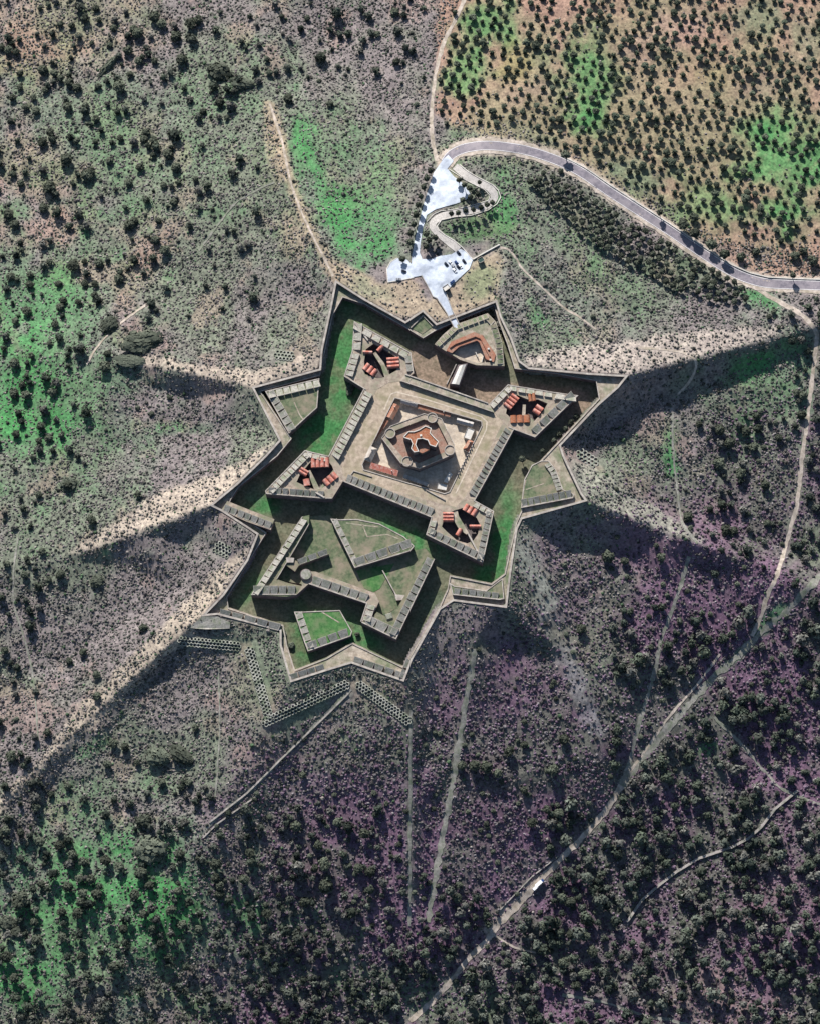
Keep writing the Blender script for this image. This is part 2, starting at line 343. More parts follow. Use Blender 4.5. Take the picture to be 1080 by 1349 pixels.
PLABEL = ['pale dirt track running down the left edge of the orchard to the car park', 'pale footpath along the ridge up to the top corner of the fort',
 'dirt track curving from the road bend down the right side', 'thin pale footpath curving away from the low wall end', 'short pale footpath over the right-hand ridge crest',
 'faint straight footpath running down the right-hand hollow', 'straight grey strip running down to the valley track', 'broad greenish track along the valley at the right edge',
 'dirt track through the trees at the bottom past the white lorry', 'narrow pale strip beside the broad greenish valley track', 'straight sunken footpath running from the pit strips down left',
 'broad pale strip running straight down from the lower fort ditch', 'faint straight footpath below the lower right corner of the fort', 'faint track slanting through the scrub at the right edge',
 'short faint footpath branching left from the ridge path', 'short pale footpath beside the big oval bush', 'winding footpath at the left edge', 'thin straight footpath left of the pit strips',
 'short dirt spur right of the bottom track', 'pale dirt track at the bottom edge']
PARKU = [(589,222),(597,232),(611,243),(620,257),(612,264),(601,268),(586,272),(573,276),(562,283),(557,300),(554,318),(552,340),(543,336),(546,318),(552,292),(560,262),(571,228),(583,210),(590,204),(597,212)]
PARKL = [(543,333),(552,331),(556,341),(568,341),(580,337),(594,335),(606,328),(613,331),(622.5,342),(618,354),(604,367),(587,384),(578,396),(570,391),(563,377),(555,363),(545,365),(532,368),(511,372),(509.5,355),(514,346),(523,340),(536,342),(542,348)]
LOOP = [(599,219),(611,229),(627,239),(644,247),(651,259),(643,269),(628,275),(606,280),(585,284),(572,291),(570,299),(577,307),(590,318),(604,329)]

# ------------------------------------------------------------------ ground colour (what grows or lies where, shade purple at lower right), per grid node
def patch(C, cx, cy, rx, ry, deg, col, s=1.0, ns=0.9, seed=40, sc=28):
    a = math.radians(deg); dx = GX - cx; dy = GY - cy
    u = (dx*math.cos(a) + dy*math.sin(a)) / rx; v = (-dx*math.sin(a) + dy*math.cos(a)) / ry
    d = np.sqrt(u*u + v*v) + (fbm(GX, GY, sc, 4, seed) - 0.5) * 2 * ns
    k = (smooth((1.25 - d) / 1.0) * s)[..., None] * np.clip(0.55 + 0.9*fbm(GX, GY, 6, 3, seed + 5), 0, 1)[..., None]; C[:] = C*(1-k) + np.array(col)*k
def area(C, poly, col, s=1.0, r=3, ns=0.35, seed=60):
    m = blur(inside(GX, GY, poly).astype(float), r)
    m = smooth((m - 0.5 + (fbm(GX, GY, 12, 3, seed) - 0.5) * ns * 2 + 0.3) / 0.6) * s
    k = m[..., None]; C[:] = C*(1-k) + np.array(col)*k
def strip(C, line, wpx, col, s=1.0, ns=0.6, seed=80):
    d = segdist(GX, GY, line) / wpx + (fbm(GX, GY, 12, 3, seed) - 0.5) * 2 * ns
    k = (smooth((1.2 - d) / 0.6) * s)[..., None]; C[:] = C*(1-k) + np.array(col)*k
HEATH = (0.184,0.161,0.159); SHADE_MAUVE = (0.140,0.087,0.128); SAND = (0.34,0.29,0.24); TAN = (0.30,0.235,0.17)
PINK = (0.30,0.205,0.17); GREEN = (0.058,0.205,0.070); DULL = (0.128,0.168,0.108); BROWN = (0.29,0.185,0.138)
n1 = fbm(GX, GY, 90, 4, 20)[..., None]; n2 = fbm(GX, GY, 26, 4, 25)[..., None]; n3 = fbm(GX, GY, 7, 3, 29)[..., None]
C = np.array(HEATH) * (0.8 + 0.4*n2)
br = smooth(((GX - 480) * 0.55 + (GY - 820) * 0.75) / 240 + (fbm(GX, GY, 80, 3, 33) - 0.5))[..., None] * smooth((GX - 190) / 160)[..., None]
C = C*(1-br) + np.array(SHADE_MAUVE)*br  # heather mauve plus the purple of the shaded lower slopes, put into the colour
k = smooth((n1 - 0.42) / 0.2) * 0.65; C = C*(1-k) + np.array(DULL) * (1 - 0.25*br) * k
k = smooth((fbm(GX, GY, 40, 4, 37)[..., None] - 0.56) / 0.12) * 0.38 * (1-br); C = C*(1-k) + np.array(PINK)*k
for a in [(60,30,130,60,10,(0.30,0.23,0.17),.8),(40,60,60,40,0,BROWN,.5),(100,20,60,30,0,DULL,.6),(140,180,60,80,0,DULL,.75),(30,230,70,60,0,PINK,.6),(60,300,70,30,-15,PINK,.75),
          (190,340,30,70,25,PINK,.6),(30,500,55,80,0,GREEN,.9),(60,400,60,50,0,GREEN,.55),(30,560,80,32,0,GREEN,.95),(230,563,38,12,0,GREEN,.7),(90,470,40,60,0,DULL,.5),
          (420,230,22,100,-25,GREEN,.8),(460,290,60,45,30,GREEN,.75),(400,170,20,40,-20,GREEN,.7),(480,330,45,22,0,GREEN,.7),(510,230,40,60,0,DULL,.6),(345,220,22,70,-15,DULL,.7),(390,320,25,40,-20,TAN,.8),(360,190,14,50,-15,TAN,.7),
          (660,275,22,45,10,GREEN,.85),(630,305,40,20,0,(0.07,0.14,0.06),.9),(640,370,30,28,0,DULL,.8),(600,155,14,30,0,DULL,.7),(700,410,30,14,40,GREEN,.6),(770,330,50,30,20,DULL,.8),(830,390,70,25,30,DULL,.8),
          (1005,395,40,14,35,GREEN,.8),(1000,475,55,22,-15,GREEN,.8),(1050,500,25,60,0,DULL,.6),(882,600,14,42,0,GREEN,.85),(820,600,40,25,0,DULL,.6),(790,620,25,30,40,DULL,.5),
          (130,1180,120,70,20,GREEN,.85),(220,1180,50,90,-25,GREEN,.9),(120,1260,110,60,0,DULL,.9),(30,1280,50,60,0,GREEN,.85),(120,985,45,16,-30,GREEN,.7),(150,960,90,30,-35,DULL,.5),(215,1210,40,50,0,GREEN,.6),
          (320,1195,50,20,25,GREEN,.6),(460,1300,140,40,10,DULL,.8),(600,1310,60,40,0,DULL,.7),(960,1320,110,40,10,(0.24,0.18,0.165),.8),(820,1290,70,40,0,DULL,.5),(1040,1180,60,40,0,(0.18,0.13,0.14),.6),
          (1020,810,45,12,-40,GREEN,.65),(965,870,40,8,-45,GREEN,.55),(930,985,18,12,-40,GREEN,.6),(1060,720,30,60,0,DULL,.6),(700,1150,60,40,-45,DULL,.4),(400,940,60,30,-30,DULL,.6),(480,940,50,40,0,DULL,.6),
          (330,900,40,50,0,DULL,.6),(712,775,20,85,-20,(0.235,0.245,0.215),.85),(762,910,17,90,-25,(0.20,0.19,0.205),.8),(390,1130,120,60,0,(0.13,0.085,0.11),.7),(640,1060,60,90,0,(0.12,0.075,0.105),.6),(540,1120,12,110,0,DULL,.5)]:
    patch(C, *a)
for a in [(150,170,220,130,0,GREEN,.30),(470,270,100,110,0,GREEN,.35),(60,480,140,190,0,GREEN,.45),(130,1200,240,150,0,GREEN,.40),(720,380,140,70,20,GREEN,.25),(1030,500,80,100,0,GREEN,.35)]: patch(C, *a, ns=1.1, seed=140)
area(C, [(578,-60),(1140,-60),(1140,372),(1000,368),(930,335),(840,272),(760,222),(700,192),(640,180),(600,168),(572,150)], BROWN, .85, 5)
patch(C, 840, 150, 300, 190, 0, (0.10,0.19,0.085), .34, 1.3, 150, 50)
for a in [(640,30,45,45,0,GREEN,.75),(620,90,30,50,30,GREEN,.7),(770,105,50,65,0,GREEN,.75),(680,90,30,30,0,(0.22,0.19,0.09),.7),(720,75,25,25,0,GREEN,.35),(1045,215,80,85,0,GREEN,.85),(1000,170,60,22,-15,GREEN,.5),
          (930,270,110,34,10,GREEN,.5),(790,165,40,18,0,GREEN,.5),(850,240,60,25,30,DULL,.7),(940,100,60,18,0,(0.22,0.20,0.11),.7),(980,20,60,25,0,DULL,.6),(840,60,50,30,0,PINK,.6),(900,40,40,40,0,PINK,.6),(700,120,50,20,0,PINK,.5),
          (1000,110,40,25,0,PINK,.5),(870,130,60,40,0,(0.28,0.215,0.15),.6),(720,190,70,20,20,DULL,.5),(1060,40,40,40,0,DULL,.5),(950,330,60,14,10,HEATH,.7)]:
    patch(C, *a)
strip(C, ROAD, 13, (0.40,0.33,0.28), .8, .35)
area(C, [(150,474),(240,491),(332,512),(421,488),(424,462),(398,470),(340,488),(260,478),(180,466)], SAND, .95)
area(C, [(70,740),(180,704),(278,668),(314,637),(368,582),(350,588),(290,622),(210,650),(150,690)], SAND, .95)
area(C, [(4,1060),(130,938),(266,816),(330,730),(335,708),(300,738),(215,825),(110,925)], (0.31,0.265,0.215), .95)
area(C, [(1042,440),(935,467),(830,494),(776,490),(696,482),(686,470),(720,462),(800,452),(900,436),(1000,430)], (0.34,0.295,0.26), .9)
area(C, [(442,369),(480,392),(534,423),(557,408),(575,426),(654,395),(662,340),(655,326),(624,345),(585,386),(560,395),(545,368),(510,374),(470,355),(430,330)], (0.32,0.26,0.19), .9)
area(C, [(600,395),(648,388),(658,350),(640,345),(615,360)], (0.16,0.19,0.11), .8, 5)
area(C, [(445,372),(500,395),(540,395),(510,378),(470,362)], (0.19,0.21,0.14), .7, 5)
area(C, [(742,600),(773,660),(860,697),(940,722),(900,690),(830,650),(790,622)], (0.24,0.245,0.20), .85)
strip(C, [(442,366),(410,305),(380,230),(356,140)], 9, TAN, .7)
area(C, [(660,345),(700,400),(690,470),(675,440),(657,395)], (0.21,0.19,0.185), .7, 5)
strip(C, [(262,818),(130,940),(60,1008),(-5,1066)], 9, (0.31,0.265,0.215), .95)
patch(C, 652, 1212, 42, 10, -47, (0.40,0.34,0.28), .95, .5)
patch(C, 690, 1178, 40, 7, -42, (0.34,0.29,0.25), .9, .5)
C *= (0.78 + 0.44*n3)
C = np.clip(C, 0.02, 0.8)
keep = BI < 0.97
# coarse skirt beyond the fine grid so that the ground runs on
ax = np.concatenate([[-2600,-1500,-900,-500,-250,-120], gx, [1200,1330,1600,2000,2600,3700]])
ay = np.concatenate([[-2600,-1500,-900,-500,-250,-120], gy, [1510,1640,1900,2300,2900,4000]])
AX, AY = np.meshgrid(ax, ay); no = 6
ci = np.clip(np.arange(len(ax)) - no, 0, len(gx) - 1); cj = np.clip(np.arange(len(ay)) - no, 0, len(gy) - 1)
dist = np.hypot(np.maximum(np.maximum(X0 - AX, AX - X1), 0), np.maximum(np.maximum(Y0 - AY, AY - Y1), 0))
HA = HTER[np.ix_(cj, ci)] - 0.06 * dist; CA = C[np.ix_(cj, ci)]; kd = smooth(dist / 60)[..., None]; CA = CA*(1-kd) + np.array((0.15,0.14,0.115))*(.8 + .4*fbm(AX, AY, 300, 3, 95)[..., None])*kd; KA = keep[np.ix_(cj, ci)]
V = W(AX, AY, HA).reshape(-1, 3); nx = len(ax); ny = len(ay)
jj, ii = np.meshgrid(np.arange(ny - 1), np.arange(nx - 1), indexing='ij')
ok = (KA[:-1,:-1] | KA[1:,:-1] | KA[:-1,1:] | KA[1:,1:])
jj = jj[ok]; ii = ii[ok]; b0 = jj*nx + ii
F = np.stack([b0 + nx, b0 + nx + 1, b0 + 1, b0], 1)
me = big_mesh('terrain', V, F, CA.reshape(-1, 3)); me.polygons.foreach_set('use_smooth', np.ones(len(F), bool))
tag(link('terrain', me, M['ground']), kind='structure')

# ditch floor: one sheet inside the works
fx = np.arange(262, 842, 2.0); fy = np.arange(360, 906, 2.0); FX, FY = np.meshgrid(fx, fy)
C_keep, GX_k, GY_k = C, GX, GY; GX, GY = FX, FY
CF = np.ones(FX.shape + (3,)) * np.array((0.17,0.17,0.115)) * (0.7 + 0.6*fbm(FX, FY, 16, 4, 70)[..., None])
for a in [(452,490,34,120,12,GREEN,.95),(420,570,30,40,40,GREEN,1),(345,660,30,14,0,GREEN,.9),(345,640,40,12,-40,DULL,.7),(665,700,22,60,10,(0.06,0.20,0.07),1),(640,750,24,20,0,(0.06,0.20,0.07),1),(540,705,60,20,25,(0.06,0.21,0.07),.95),
          (448,720,20,50,-20,(0.06,0.17,0.06),.95),(330,770,14,30,35,GREEN,.6),(400,830,22,50,-15,(0.06,0.16,0.06),.95),(470,835,40,16,20,(0.06,0.2,0.07),.95),(500,770,50,30,0,(0.09,0.18,0.08),.8),(565,800,16,50,25,DULL,.8),(430,815,50,20,0,(0.08,0.2,0.08),.8)]:
    patch(CF, *a, ns=0.5)
area(CF, [(540,440),(570,450),(640,490),(700,500),(780,505),(790,530),(745,560),(660,540),(600,525),(540,500)], (0.29,0.215,0.165), .95, 4)
area(CF, [(690,628),(685,690),(668,740),(672,690)], (0.24,0.25,0.16), .6, 3)
kb = (smooth((fbm(FX, FY, 11, 4, 72) - .52) / .16) * .45)[..., None]; CF = CF*(1-kb) + np.array((0.19,0.16,0.11))*kb; CF *= (.58 + .36*fbm(FX, FY, 5, 2, 74))[..., None]
GX, GY = GX_k, GY_k
VF = W(FX, FY, 0.0); VF[..., 2] = floor_h(FY) + (fbm(FX, FY, 9, 3, 77) - .5) * 0.6
inn = inside(FX, FY, offset_line(OUT, 2.0, True)) & inside(FX, FY, OUT); nx = len(fx)
jj, ii = np.meshgrid(np.arange(len(fy) - 1), np.arange(nx - 1), indexing='ij')
ok = inn[:-1,:-1] & inn[1:,1:] & inn[1:,:-1] & inn[:-1,1:]
b0 = (jj*nx + ii)[ok]
me = big_mesh('ditch_floor', VF.reshape(-1, 3), np.stack([b0 + nx, b0 + nx + 1, b0 + 1, b0], 1), np.clip(CF, .02, .8).reshape(-1, 3))
me.polygons.foreach_set('use_smooth', np.ones(len(b0), bool))
tag(link('ditch_ground', me, M['floor']), kind='structure')
# ------------------------------------------------------------------ the fort: counterscarp and covered way
def wp(px, py, h): return tuple(W(px, py, h))
LOW = -18.0
t = thing('counterscarp', 'outer star-shaped ring wall with covered way around the whole ditch', 'ring wall', wp(560, 600, 0))
mb = MB(); prism(mb, [(x, y, h - 2.9) for x, y, h in OUT], LOW, [[(x, y, h - 2.9) for x, y, h in DIT]], 0, 1)
mb.build('covered_way', [M['deck'], M['stone']], t)
mb = MB(); wall(mb, OUT, 0.1, -1.5, 0.5, -4, True, m=0, mt=1); mb.build('outer_parapet', [M['stone'], M['rim']], t)
mb = MB(); wall(mb, DIT, 0.25, 0.95, -2.3, -4.5, True, m=0, mt=1); mb.build('coping', [M['stone'], M['rim']], t)

def merlons(par, A, B, ref, h, n, depth, hgt=1.9, gap=0.12, tops='merl', drop=0.12, skew=0.0, foot=.5):
    """n merlons with splayed embrasures between, on the outer edge A-B of a rampart; each its own part"""
    a = W(A[0], A[1], h); b = W(B[0], B[1], h); r = W(ref[0], ref[1], h); L = np.linalg.norm(b - a); d = (b - a) / L
    nrm = np.array([-d[1], d[0], 0]);
    if np.dot(r - a, nrm) < 0: nrm = -nrm
    c = L / n
    for i in range(n):
        j = RNG.uniform(-.04, .04) * c
        s0 = i*c + gap*c*0.5 + (j if i else 0); s1 = (i+1)*c - gap*c*0.5 + (RNG.uniform(-.08, .08)*c if i < n-1 else 0); e = 0.10*c
        sk = skew * depth; hh = 1.3 * hgt * RNG.uniform(0.85, 1.1)
        lo = [(s0+e, .08), (s1-e, .08), (s1+sk, depth), (s0+sk, depth)]
        hi = [(s0+e, .18), (s1-e, .18), (s1+sk, depth-.1), (s0+sk, depth-.1)]
        zt = [hh*drop, hh*drop, hh, hh]; cm = np.mean(hi, 0)
        inn = [tuple(np.array(p) + (cm - p) * 0.11) for p in hi]
        f = lambda p, z: a + d*p[0] + nrm*p[1] + np.array([0, 0, z])
        vs = [f(p, -foot) for p in lo] + [f(p, z) for p, z in zip(hi, zt)] + [f(p, z - .05) for p, z in zip(inn, zt)]
        fs = [(k, (k+1) % 4, 4+(k+1) % 4, 4+k) for k in range(4)] + [(4+k, 4+(k+1) % 4, 8+(k+1) % 4, 8+k) for k in range(4)] + [(8,9,10,11)]
        m = MB(); m.add(vs, fs[:8], 0); m.add(vs, [fs[8]], 1)
        m.build('merlon', [M['rim'], M[tops]], par)

def body(name, label, cat, poly, h, holes=(), mats=('top', 'stone'), yard=None, yardmat='yard', part='rampart'):
    cx = np.mean([p[0] for p in poly]); cy = np.mean([p[1] for p in poly])
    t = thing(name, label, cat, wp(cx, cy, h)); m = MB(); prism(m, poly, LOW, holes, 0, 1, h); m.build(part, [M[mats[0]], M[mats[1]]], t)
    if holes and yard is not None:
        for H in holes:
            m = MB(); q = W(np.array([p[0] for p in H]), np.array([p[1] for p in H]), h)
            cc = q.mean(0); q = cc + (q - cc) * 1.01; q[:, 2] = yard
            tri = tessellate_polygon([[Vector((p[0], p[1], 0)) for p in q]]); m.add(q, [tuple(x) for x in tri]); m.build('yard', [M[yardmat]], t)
    return t
def cordon(t, poly, h, name='cordon', closed=True):
    m = MB(); P = [W(p[0], p[1], h) for p in poly]; ar = sum(P[i-1][0]*P[i][1] - P[i][0]*P[i-1][1] for i in range(len(P)))
    s = 1 if ar > 0 else -1
    wall(m, poly, -0.12*s, 0.62*s, 0.35, -0.5, closed, h); m.build(name, [M['rim']], t)

def vaults(px, py, h, ang, length, stack, n, label, matn='red', base=3.6):
    """casemate block: n barrel vaults side by side; ang = pixel direction of the ridges, sizes in pixels"""
    c = W(px, py, h); rz = math.atan2(-math.sin(math.radians(ang)), math.cos(math.radians(ang))); Lm = length*S*1.15; Wm = stack*S*1.1
    t = thing('casemate', label, 'casemate', tuple(c), 'red vaulted casemates inside the bastions', rz)
    off = MB()
    def loc(x, y, z): return (x, y, z)
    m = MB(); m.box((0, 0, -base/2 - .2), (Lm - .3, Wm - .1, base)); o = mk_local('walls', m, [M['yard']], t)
    wv = Wm / n
    for i in range(n):
        y0 = -Wm/2 + i*wv; m = MB(); K = 7; vs = []
        for x in (-Lm/2, Lm/2):
            for k in range(K + 1):
                a = math.pi * k / K; vs.append((x, y0 + wv/2 - math.cos(a)*wv*0.48, -.35 + math.sin(a)*min(wv*0.62, 1.7)))
        fs = [(k, k+1, K+2+k, K+1+k) for k in range(K)] + [tuple(range(K + 1)), tuple(range(2*K+1, K, -1))]
        m.add(vs, fs); mk_local('vault_roof', m, [M[matn]], t)
    return t
def mk_local(name, m, mats, parent):
    me = bpy.data.meshes.new(name); me.from_pydata([Vector(v) for v in m.v], [], m.f); me.polygons.foreach_set('material_index', m.m)
    bm = bmesh.new(); bm.from_mesh(me); bmesh.ops.recalc_face_normals(bm, faces=bm.faces); bm.to_mesh(me); bm.free()
    return link(name, me, mats, parent)
def slab(t, poly, h, zbot, name, m, side=None, holes=()):
    q = MB(); prism(q, poly, zbot, holes, 0, 1, h); return q.build(name, [M[m], M[side or m]], t)
def path_wall(t, line, h, wid, up, down, name, m='rim'):
    q = MB(); wall(q, line, -wid/2, wid/2, up, down, False, h); return q.build(name, [M[m]], t)

# terreplein (the square road round the courtyard) with the sunken court as its hole
CRT = [(520,524),(536,527.5),(634,555),(634.5,561),(592,648),(585,650.5),(479,619),(477,612)]
TER = [(497,513),(512,503),(527,502),(651,544),(662,556),(612,655),(600,668),(583,664),(452,627),(449,603)]
t = body('terreplein', 'square earthen terreplein road around the sunken courtyard', 'terreplein', TER, 0.0, [CRT], ('pave', 'stone'), -4.5, 'court')
path_wall(t, CRT + CRT[:1], 0.0, 0.7, 0.5, -3.9, 'court_parapet')
path_wall(t, [(506,540),(515,519),(523,516.5),(560,526),(634,549),(641,556),(640,566),(600,650)], 0.0, 1.0, .05, -.2, 'wheel_track', 'court')
path_wall(t, [(462,626),(466,620.5),(490,628)], 0.0, 0.7, 0.8, -.3, 'kerb_wall'); path_wall(t, [(561,645.5),(586,659)], 0.0, 0.7, 0.9, -.3, 'kerb_wall')
# curtains
REF = (556, 590)
t = body('curtain_wall', 'left curtain wall with pale merlons above the green ditch', 'curtain wall', [(480,513),(497,513),(449,603),(434,601)], 0.05)
merlons(t, (481.5,513.5), (436.5,600), REF, 0.05, 14, 7.2, 2.4, skew=0.18); cordon(t, [(480,513),(434,601)], 0.05, closed=False)
t = body('curtain_wall', 'upper curtain wall with flat pinkish walkway facing the gatehouse', 'curtain wall', [(534,492.5),(643,530.5),(650.5,543.5),(526.5,502)], 2.4, (), ('deck', 'stone'))
path_wall(t, [(534,493.3),(642,531.2)], 2.4, 0.9, 0.8, -.3, 'parapet'); path_wall(t, [(528,501.6),(648,542.3)], 2.4, 0.5, 0.4, -.3, 'kerb_wall')
for u in np.linspace(.08, .94, 9): path_wall(t, [(534+108*u, 494+37.5*u), (528.5+120*u, 501+41*u)], 2.4, 0.35, 0.18, -.3, 'rib')
t = body('curtain_wall', 'right curtain wall with long row of narrow embrasures above shaded ditch', 'curtain wall', [(676,566),(625,659),(612,655),(662,556)], 0.05)
merlons(t, (674.5,569), (626.5,656.5), REF, 0.05, 15, 6.8, 1.5, gap=.22, skew=-0.12); cordon(t, [(676,566),(625,659)], 0.05, closed=False)
t = body('curtain_wall', 'lower curtain wall with grey merlons above the dark shaded wall', 'curtain wall', [(452,627),(583,664),(569,682),(452,634)], 0.05)
merlons(t, (454,634.5), (568,680.5), REF, 0.05, 15, 6.6, 1.5, gap=.14); cordon(t, [(569,682),(452,634)], 0.05, closed=False)

# bastions
def bastion(label, poly, yard, faces, causeway, ramp):
    yc = np.mean(np.array(yard), 0); yard = [tuple(yc + (np.array(p) - yc)*.82) for p in yard]
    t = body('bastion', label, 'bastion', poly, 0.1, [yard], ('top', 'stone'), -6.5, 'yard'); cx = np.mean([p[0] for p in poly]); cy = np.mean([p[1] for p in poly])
    cordon(t, poly[:faces['open']], 0.1, closed=False)
    for A, B, n, dep, hg in faces['m']: merlons(t, A, B, (cx, cy), 0.1, n, dep, hg)
    slab(t, causeway, -0.6, -6, 'causeway', 'deck', 'yard'); path_wall(t, ramp, 0.1, 1.1, 1.5, -.4, 'ramp_wall'); return t
bastion('top left bastion with red vaults pointing up beside bright green ditch', [(545,492),(541,464.5),(466.7,423.3),(464,463),(453.3,495.5),(482,513.5),(497,513),(512,504),(527,502)],
        [(478,456),(490,447),(505,455),(524,467),(530,475),(527,490),(516,496),(507,501),(497,503),(476,496),(475,475)],
        dict(open=6, m=[((467,425.5),(464.4,462),3,6.5,1.6),((464,464),(454.5,494.5),4,6.5,1.6),((540,466),(469,425.5),6,5.5,1.6),((545,490),(541.5,467),2,5.5,1.5)]),
        [(509,503.5),(516,500),(506,478),(495,463.5),(491.5,465.5),(502,482)], [(485,449),(468.5,426.5)])
bastion('right-hand bastion with long dark outer wall and orange-red vaults', [(642,534.5),(668.3,506.7),(729,516.7),(760.8,521),(704,576),(669,563),(662,556),(650,543)],
        [(664,529),(678,516),(694,523),(712,523.5),(727,530),(718,545),(703,561),(692,560),(668,553),(660,546)],
        dict(open=6, m=[((668.3,508),(643,533.5),4,5.2,1.5),((728,517.5),(670,508),5,4.2,1.2),((760,522),(730,517.8),2,5,1.5),((706,574),(759.5,522.5),5,6.5,1.6)]),
        [(664,556),(670,558),(690,549),(700,551),(709,564),(705,572),(699,562),(691,553),(692,533),(688,533),(687,548)], [(729,527),(750,521.5)])
bastion('left-hand bastion with long dark lower wall below red vaults', [(434,601),(402,593.3),(350,646.7),(351,650.5),(427.8,656.7),(438,656.5),(452,634),(452,627),(449,603)],
        [(409,603),(413,601),(436,604),(442,611),(446,622),(440,636),(428,646),(416,650),(398,643),(385,637),(390,626)],
        dict(open=6, m=[((402.5,595),(353,645),10,5.6,1.6),((432,601.8),(404,594.6),3,4.5,1.4),((353,650.5),(427,656),8,5.2,1.5)]),
        [(446,622),(440,618),(421,643),(409,619),(405,620.5),(414,644),(421,652),(426,648)], [(416,649),(428,656)])
bastion('lowest bastion of the inner square pointing down into the green ditch', [(568,682),(561,704.4),(635.5,741),(650,673.5),(624,659),(612,655),(600,668),(583,664)],
        [(588,672),(596,668),(610,664),(632,680),(637,690),(634,706),(627,716),(617,721),(600,716),(584,702),(576,694),(580,680)],
        dict(open=5, m=[((567.5,684),(561.8,703),2,5,1.4),((562.5,704.8),(634,740),8,6,1.5),((636.3,738.5),(649.5,675),8,5.5,1.5),((648.5,673.2),(626,660.3),3,5,1.4)]),
        [(588,667),(600,664),(604,680),(613,695),(617,702),(614,704),(604,697),(596,683)], [(616,703),(634.5,738)])
VL = [(517.8,477.8,-4,14,14,3,'casemate with three level red vaults near the top left bastion shoulder'),(487.8,487,-52,9,17,3,'casemate with three slanting red vaults in the top left bastion'),
      (484.4,464,3,11,4,1,'single narrow red vault across the left side of the top left bastion'),(501.5,458.5,-48,10,5,1,'single short vault by the upper parapet of the top left bastion'),
      (673,529,38,10,19,4,'casemate with four slanting red vaults in the right-hand bastion'),(684.4,552,88,9,24,3,'bright orange-red casemate block at the throat of the right-hand bastion'),
      (708,540,35,9,12,2,'small casemate with two vaults near the tip of the right-hand bastion'),(700,523.5,82,9,9,2,'short orange-red casemate under the upper parapet of the right-hand bastion'),
      (422,609.5,88,11,22,4,'casemate of four upright red vaults at the top of the left-hand bastion'),(435.5,631,50,8.5,19,3,'casemate with three slanting vaults by the courtyard end of the left-hand bastion'),
      (400.5,621.5,32,10,8,2,'small casemate with two vaults mid left-hand bastion'),(404.4,635.5,80,8,8,1,'single wide red vault low in the left-hand bastion'),
      (590,681,0,12,12,3,'casemate with three level vaults on the left of the lowest bastion'),(619,672,-58,8.5,17,3,'casemate with three slanting vaults on the right of the lowest bastion'),
      (625.5,693.5,0,13,4.5,1,'single level red vault mid lowest bastion'),(604.4,701,-60,9,5.5,1,'single short vault left of the causeway in the lowest bastion')]
for i, (x, y, a, l, s_, n, lb) in enumerate(VL): vaults(x, y, 0.6, a, l, s_, n, lb, 'orange' if i in (5, 7) else 'red')

# ------------------------------------------------------------------ keep in the courtyard
KO = [(503,577),(514.5,561.5),(558.5,545),(581,551.5),(598,586),(597,597),(588,602),(552,617),(528,610)]
KH = 6.5
t = thing('keep', 'many-sided central keep with orange roofed tower and ring terrace', 'keep', wp(556, 590, -4.5))
KI = [(511,579),(520,567.5),(558,552.5),(576,557),(590,585),(589,594),(552,610),(532,604)]
q = MB(); prism(q, [(x, y, KH) for x, y in KO], -4.7, [[(x, y, KH) for x, y in KI]], 0, 1); q.build('outer_wall', [M['top'], M['stone']], t)
c = W(np.array([p[0] for p in KI]), np.array([p[1] for p in KI]), KH); m0 = c.mean(0); c = m0 + (c - m0)*1.01; c[:, 2] = KH - 2.2
q = MB(); q.add(c, [tuple(x) for x in tessellate_polygon([[Vector((p[0], p[1], 0)) for p in c]])]); q.build('terrace_roof', [M['terr']], t)
path_wall(t, KO + KO[:1], KH, 0.5, 0.45, -.3, 'rim', 'rim')
for x, y in ((514,571),(569,550.5),(592,593),(536,608)):
    c = W(x, y, KH); q = MB(); q.ring(c, 0, 3.9, KH - 3.0, KH + .25, n=24, m=0); q.ring(c, 3.6, 4.2, KH - 1, KH + .9, n=24, m=1); q.build('turret', [M['top'], M['rim']], t)
U = [(531.5,576),(538,569),(545,569),(552,566.5),(560,561.5),(567.5,564.5),(566,570.5),(571,576),(577,582),(573.5,588.5),(566,586),(563.5,580),(556,577.5),(549,578.5),(547,586),(551,594.5),(545.5,595.5),(541.5,591),(543.5,584.5),(541,579),(535.5,577.5)]
UH = 16.0
q = MB(); prism(q, [(x, y, UH) for x, y in U], KH - 2.4, (), 0, 1); q.build('tower', [M['orange'], M['stone']], t)
path_wall(t, U + U[:1], UH, 0.6, 0.7, -.3, 'tower_parapet', 'white')
q = MB(); prism(q, [(x, y, UH - 3.5) for x, y in [(549,579),(556,578.5),(563,581),(566,586),(566,592),(556,597),(549,594),(547.5,587)]], KH - 2.4, (), 0, 1); q.build('court_shadow_fill', [M['redd'], M['yard']], t)  # block added in the tower's open bend to hold its shadow
q = MB(); c = W(554, 574, UH); q.box((c[0], c[1], UH + .6), (1.7, 1.5, 1.8), .3); q.build('chimney', [M['white']], t)

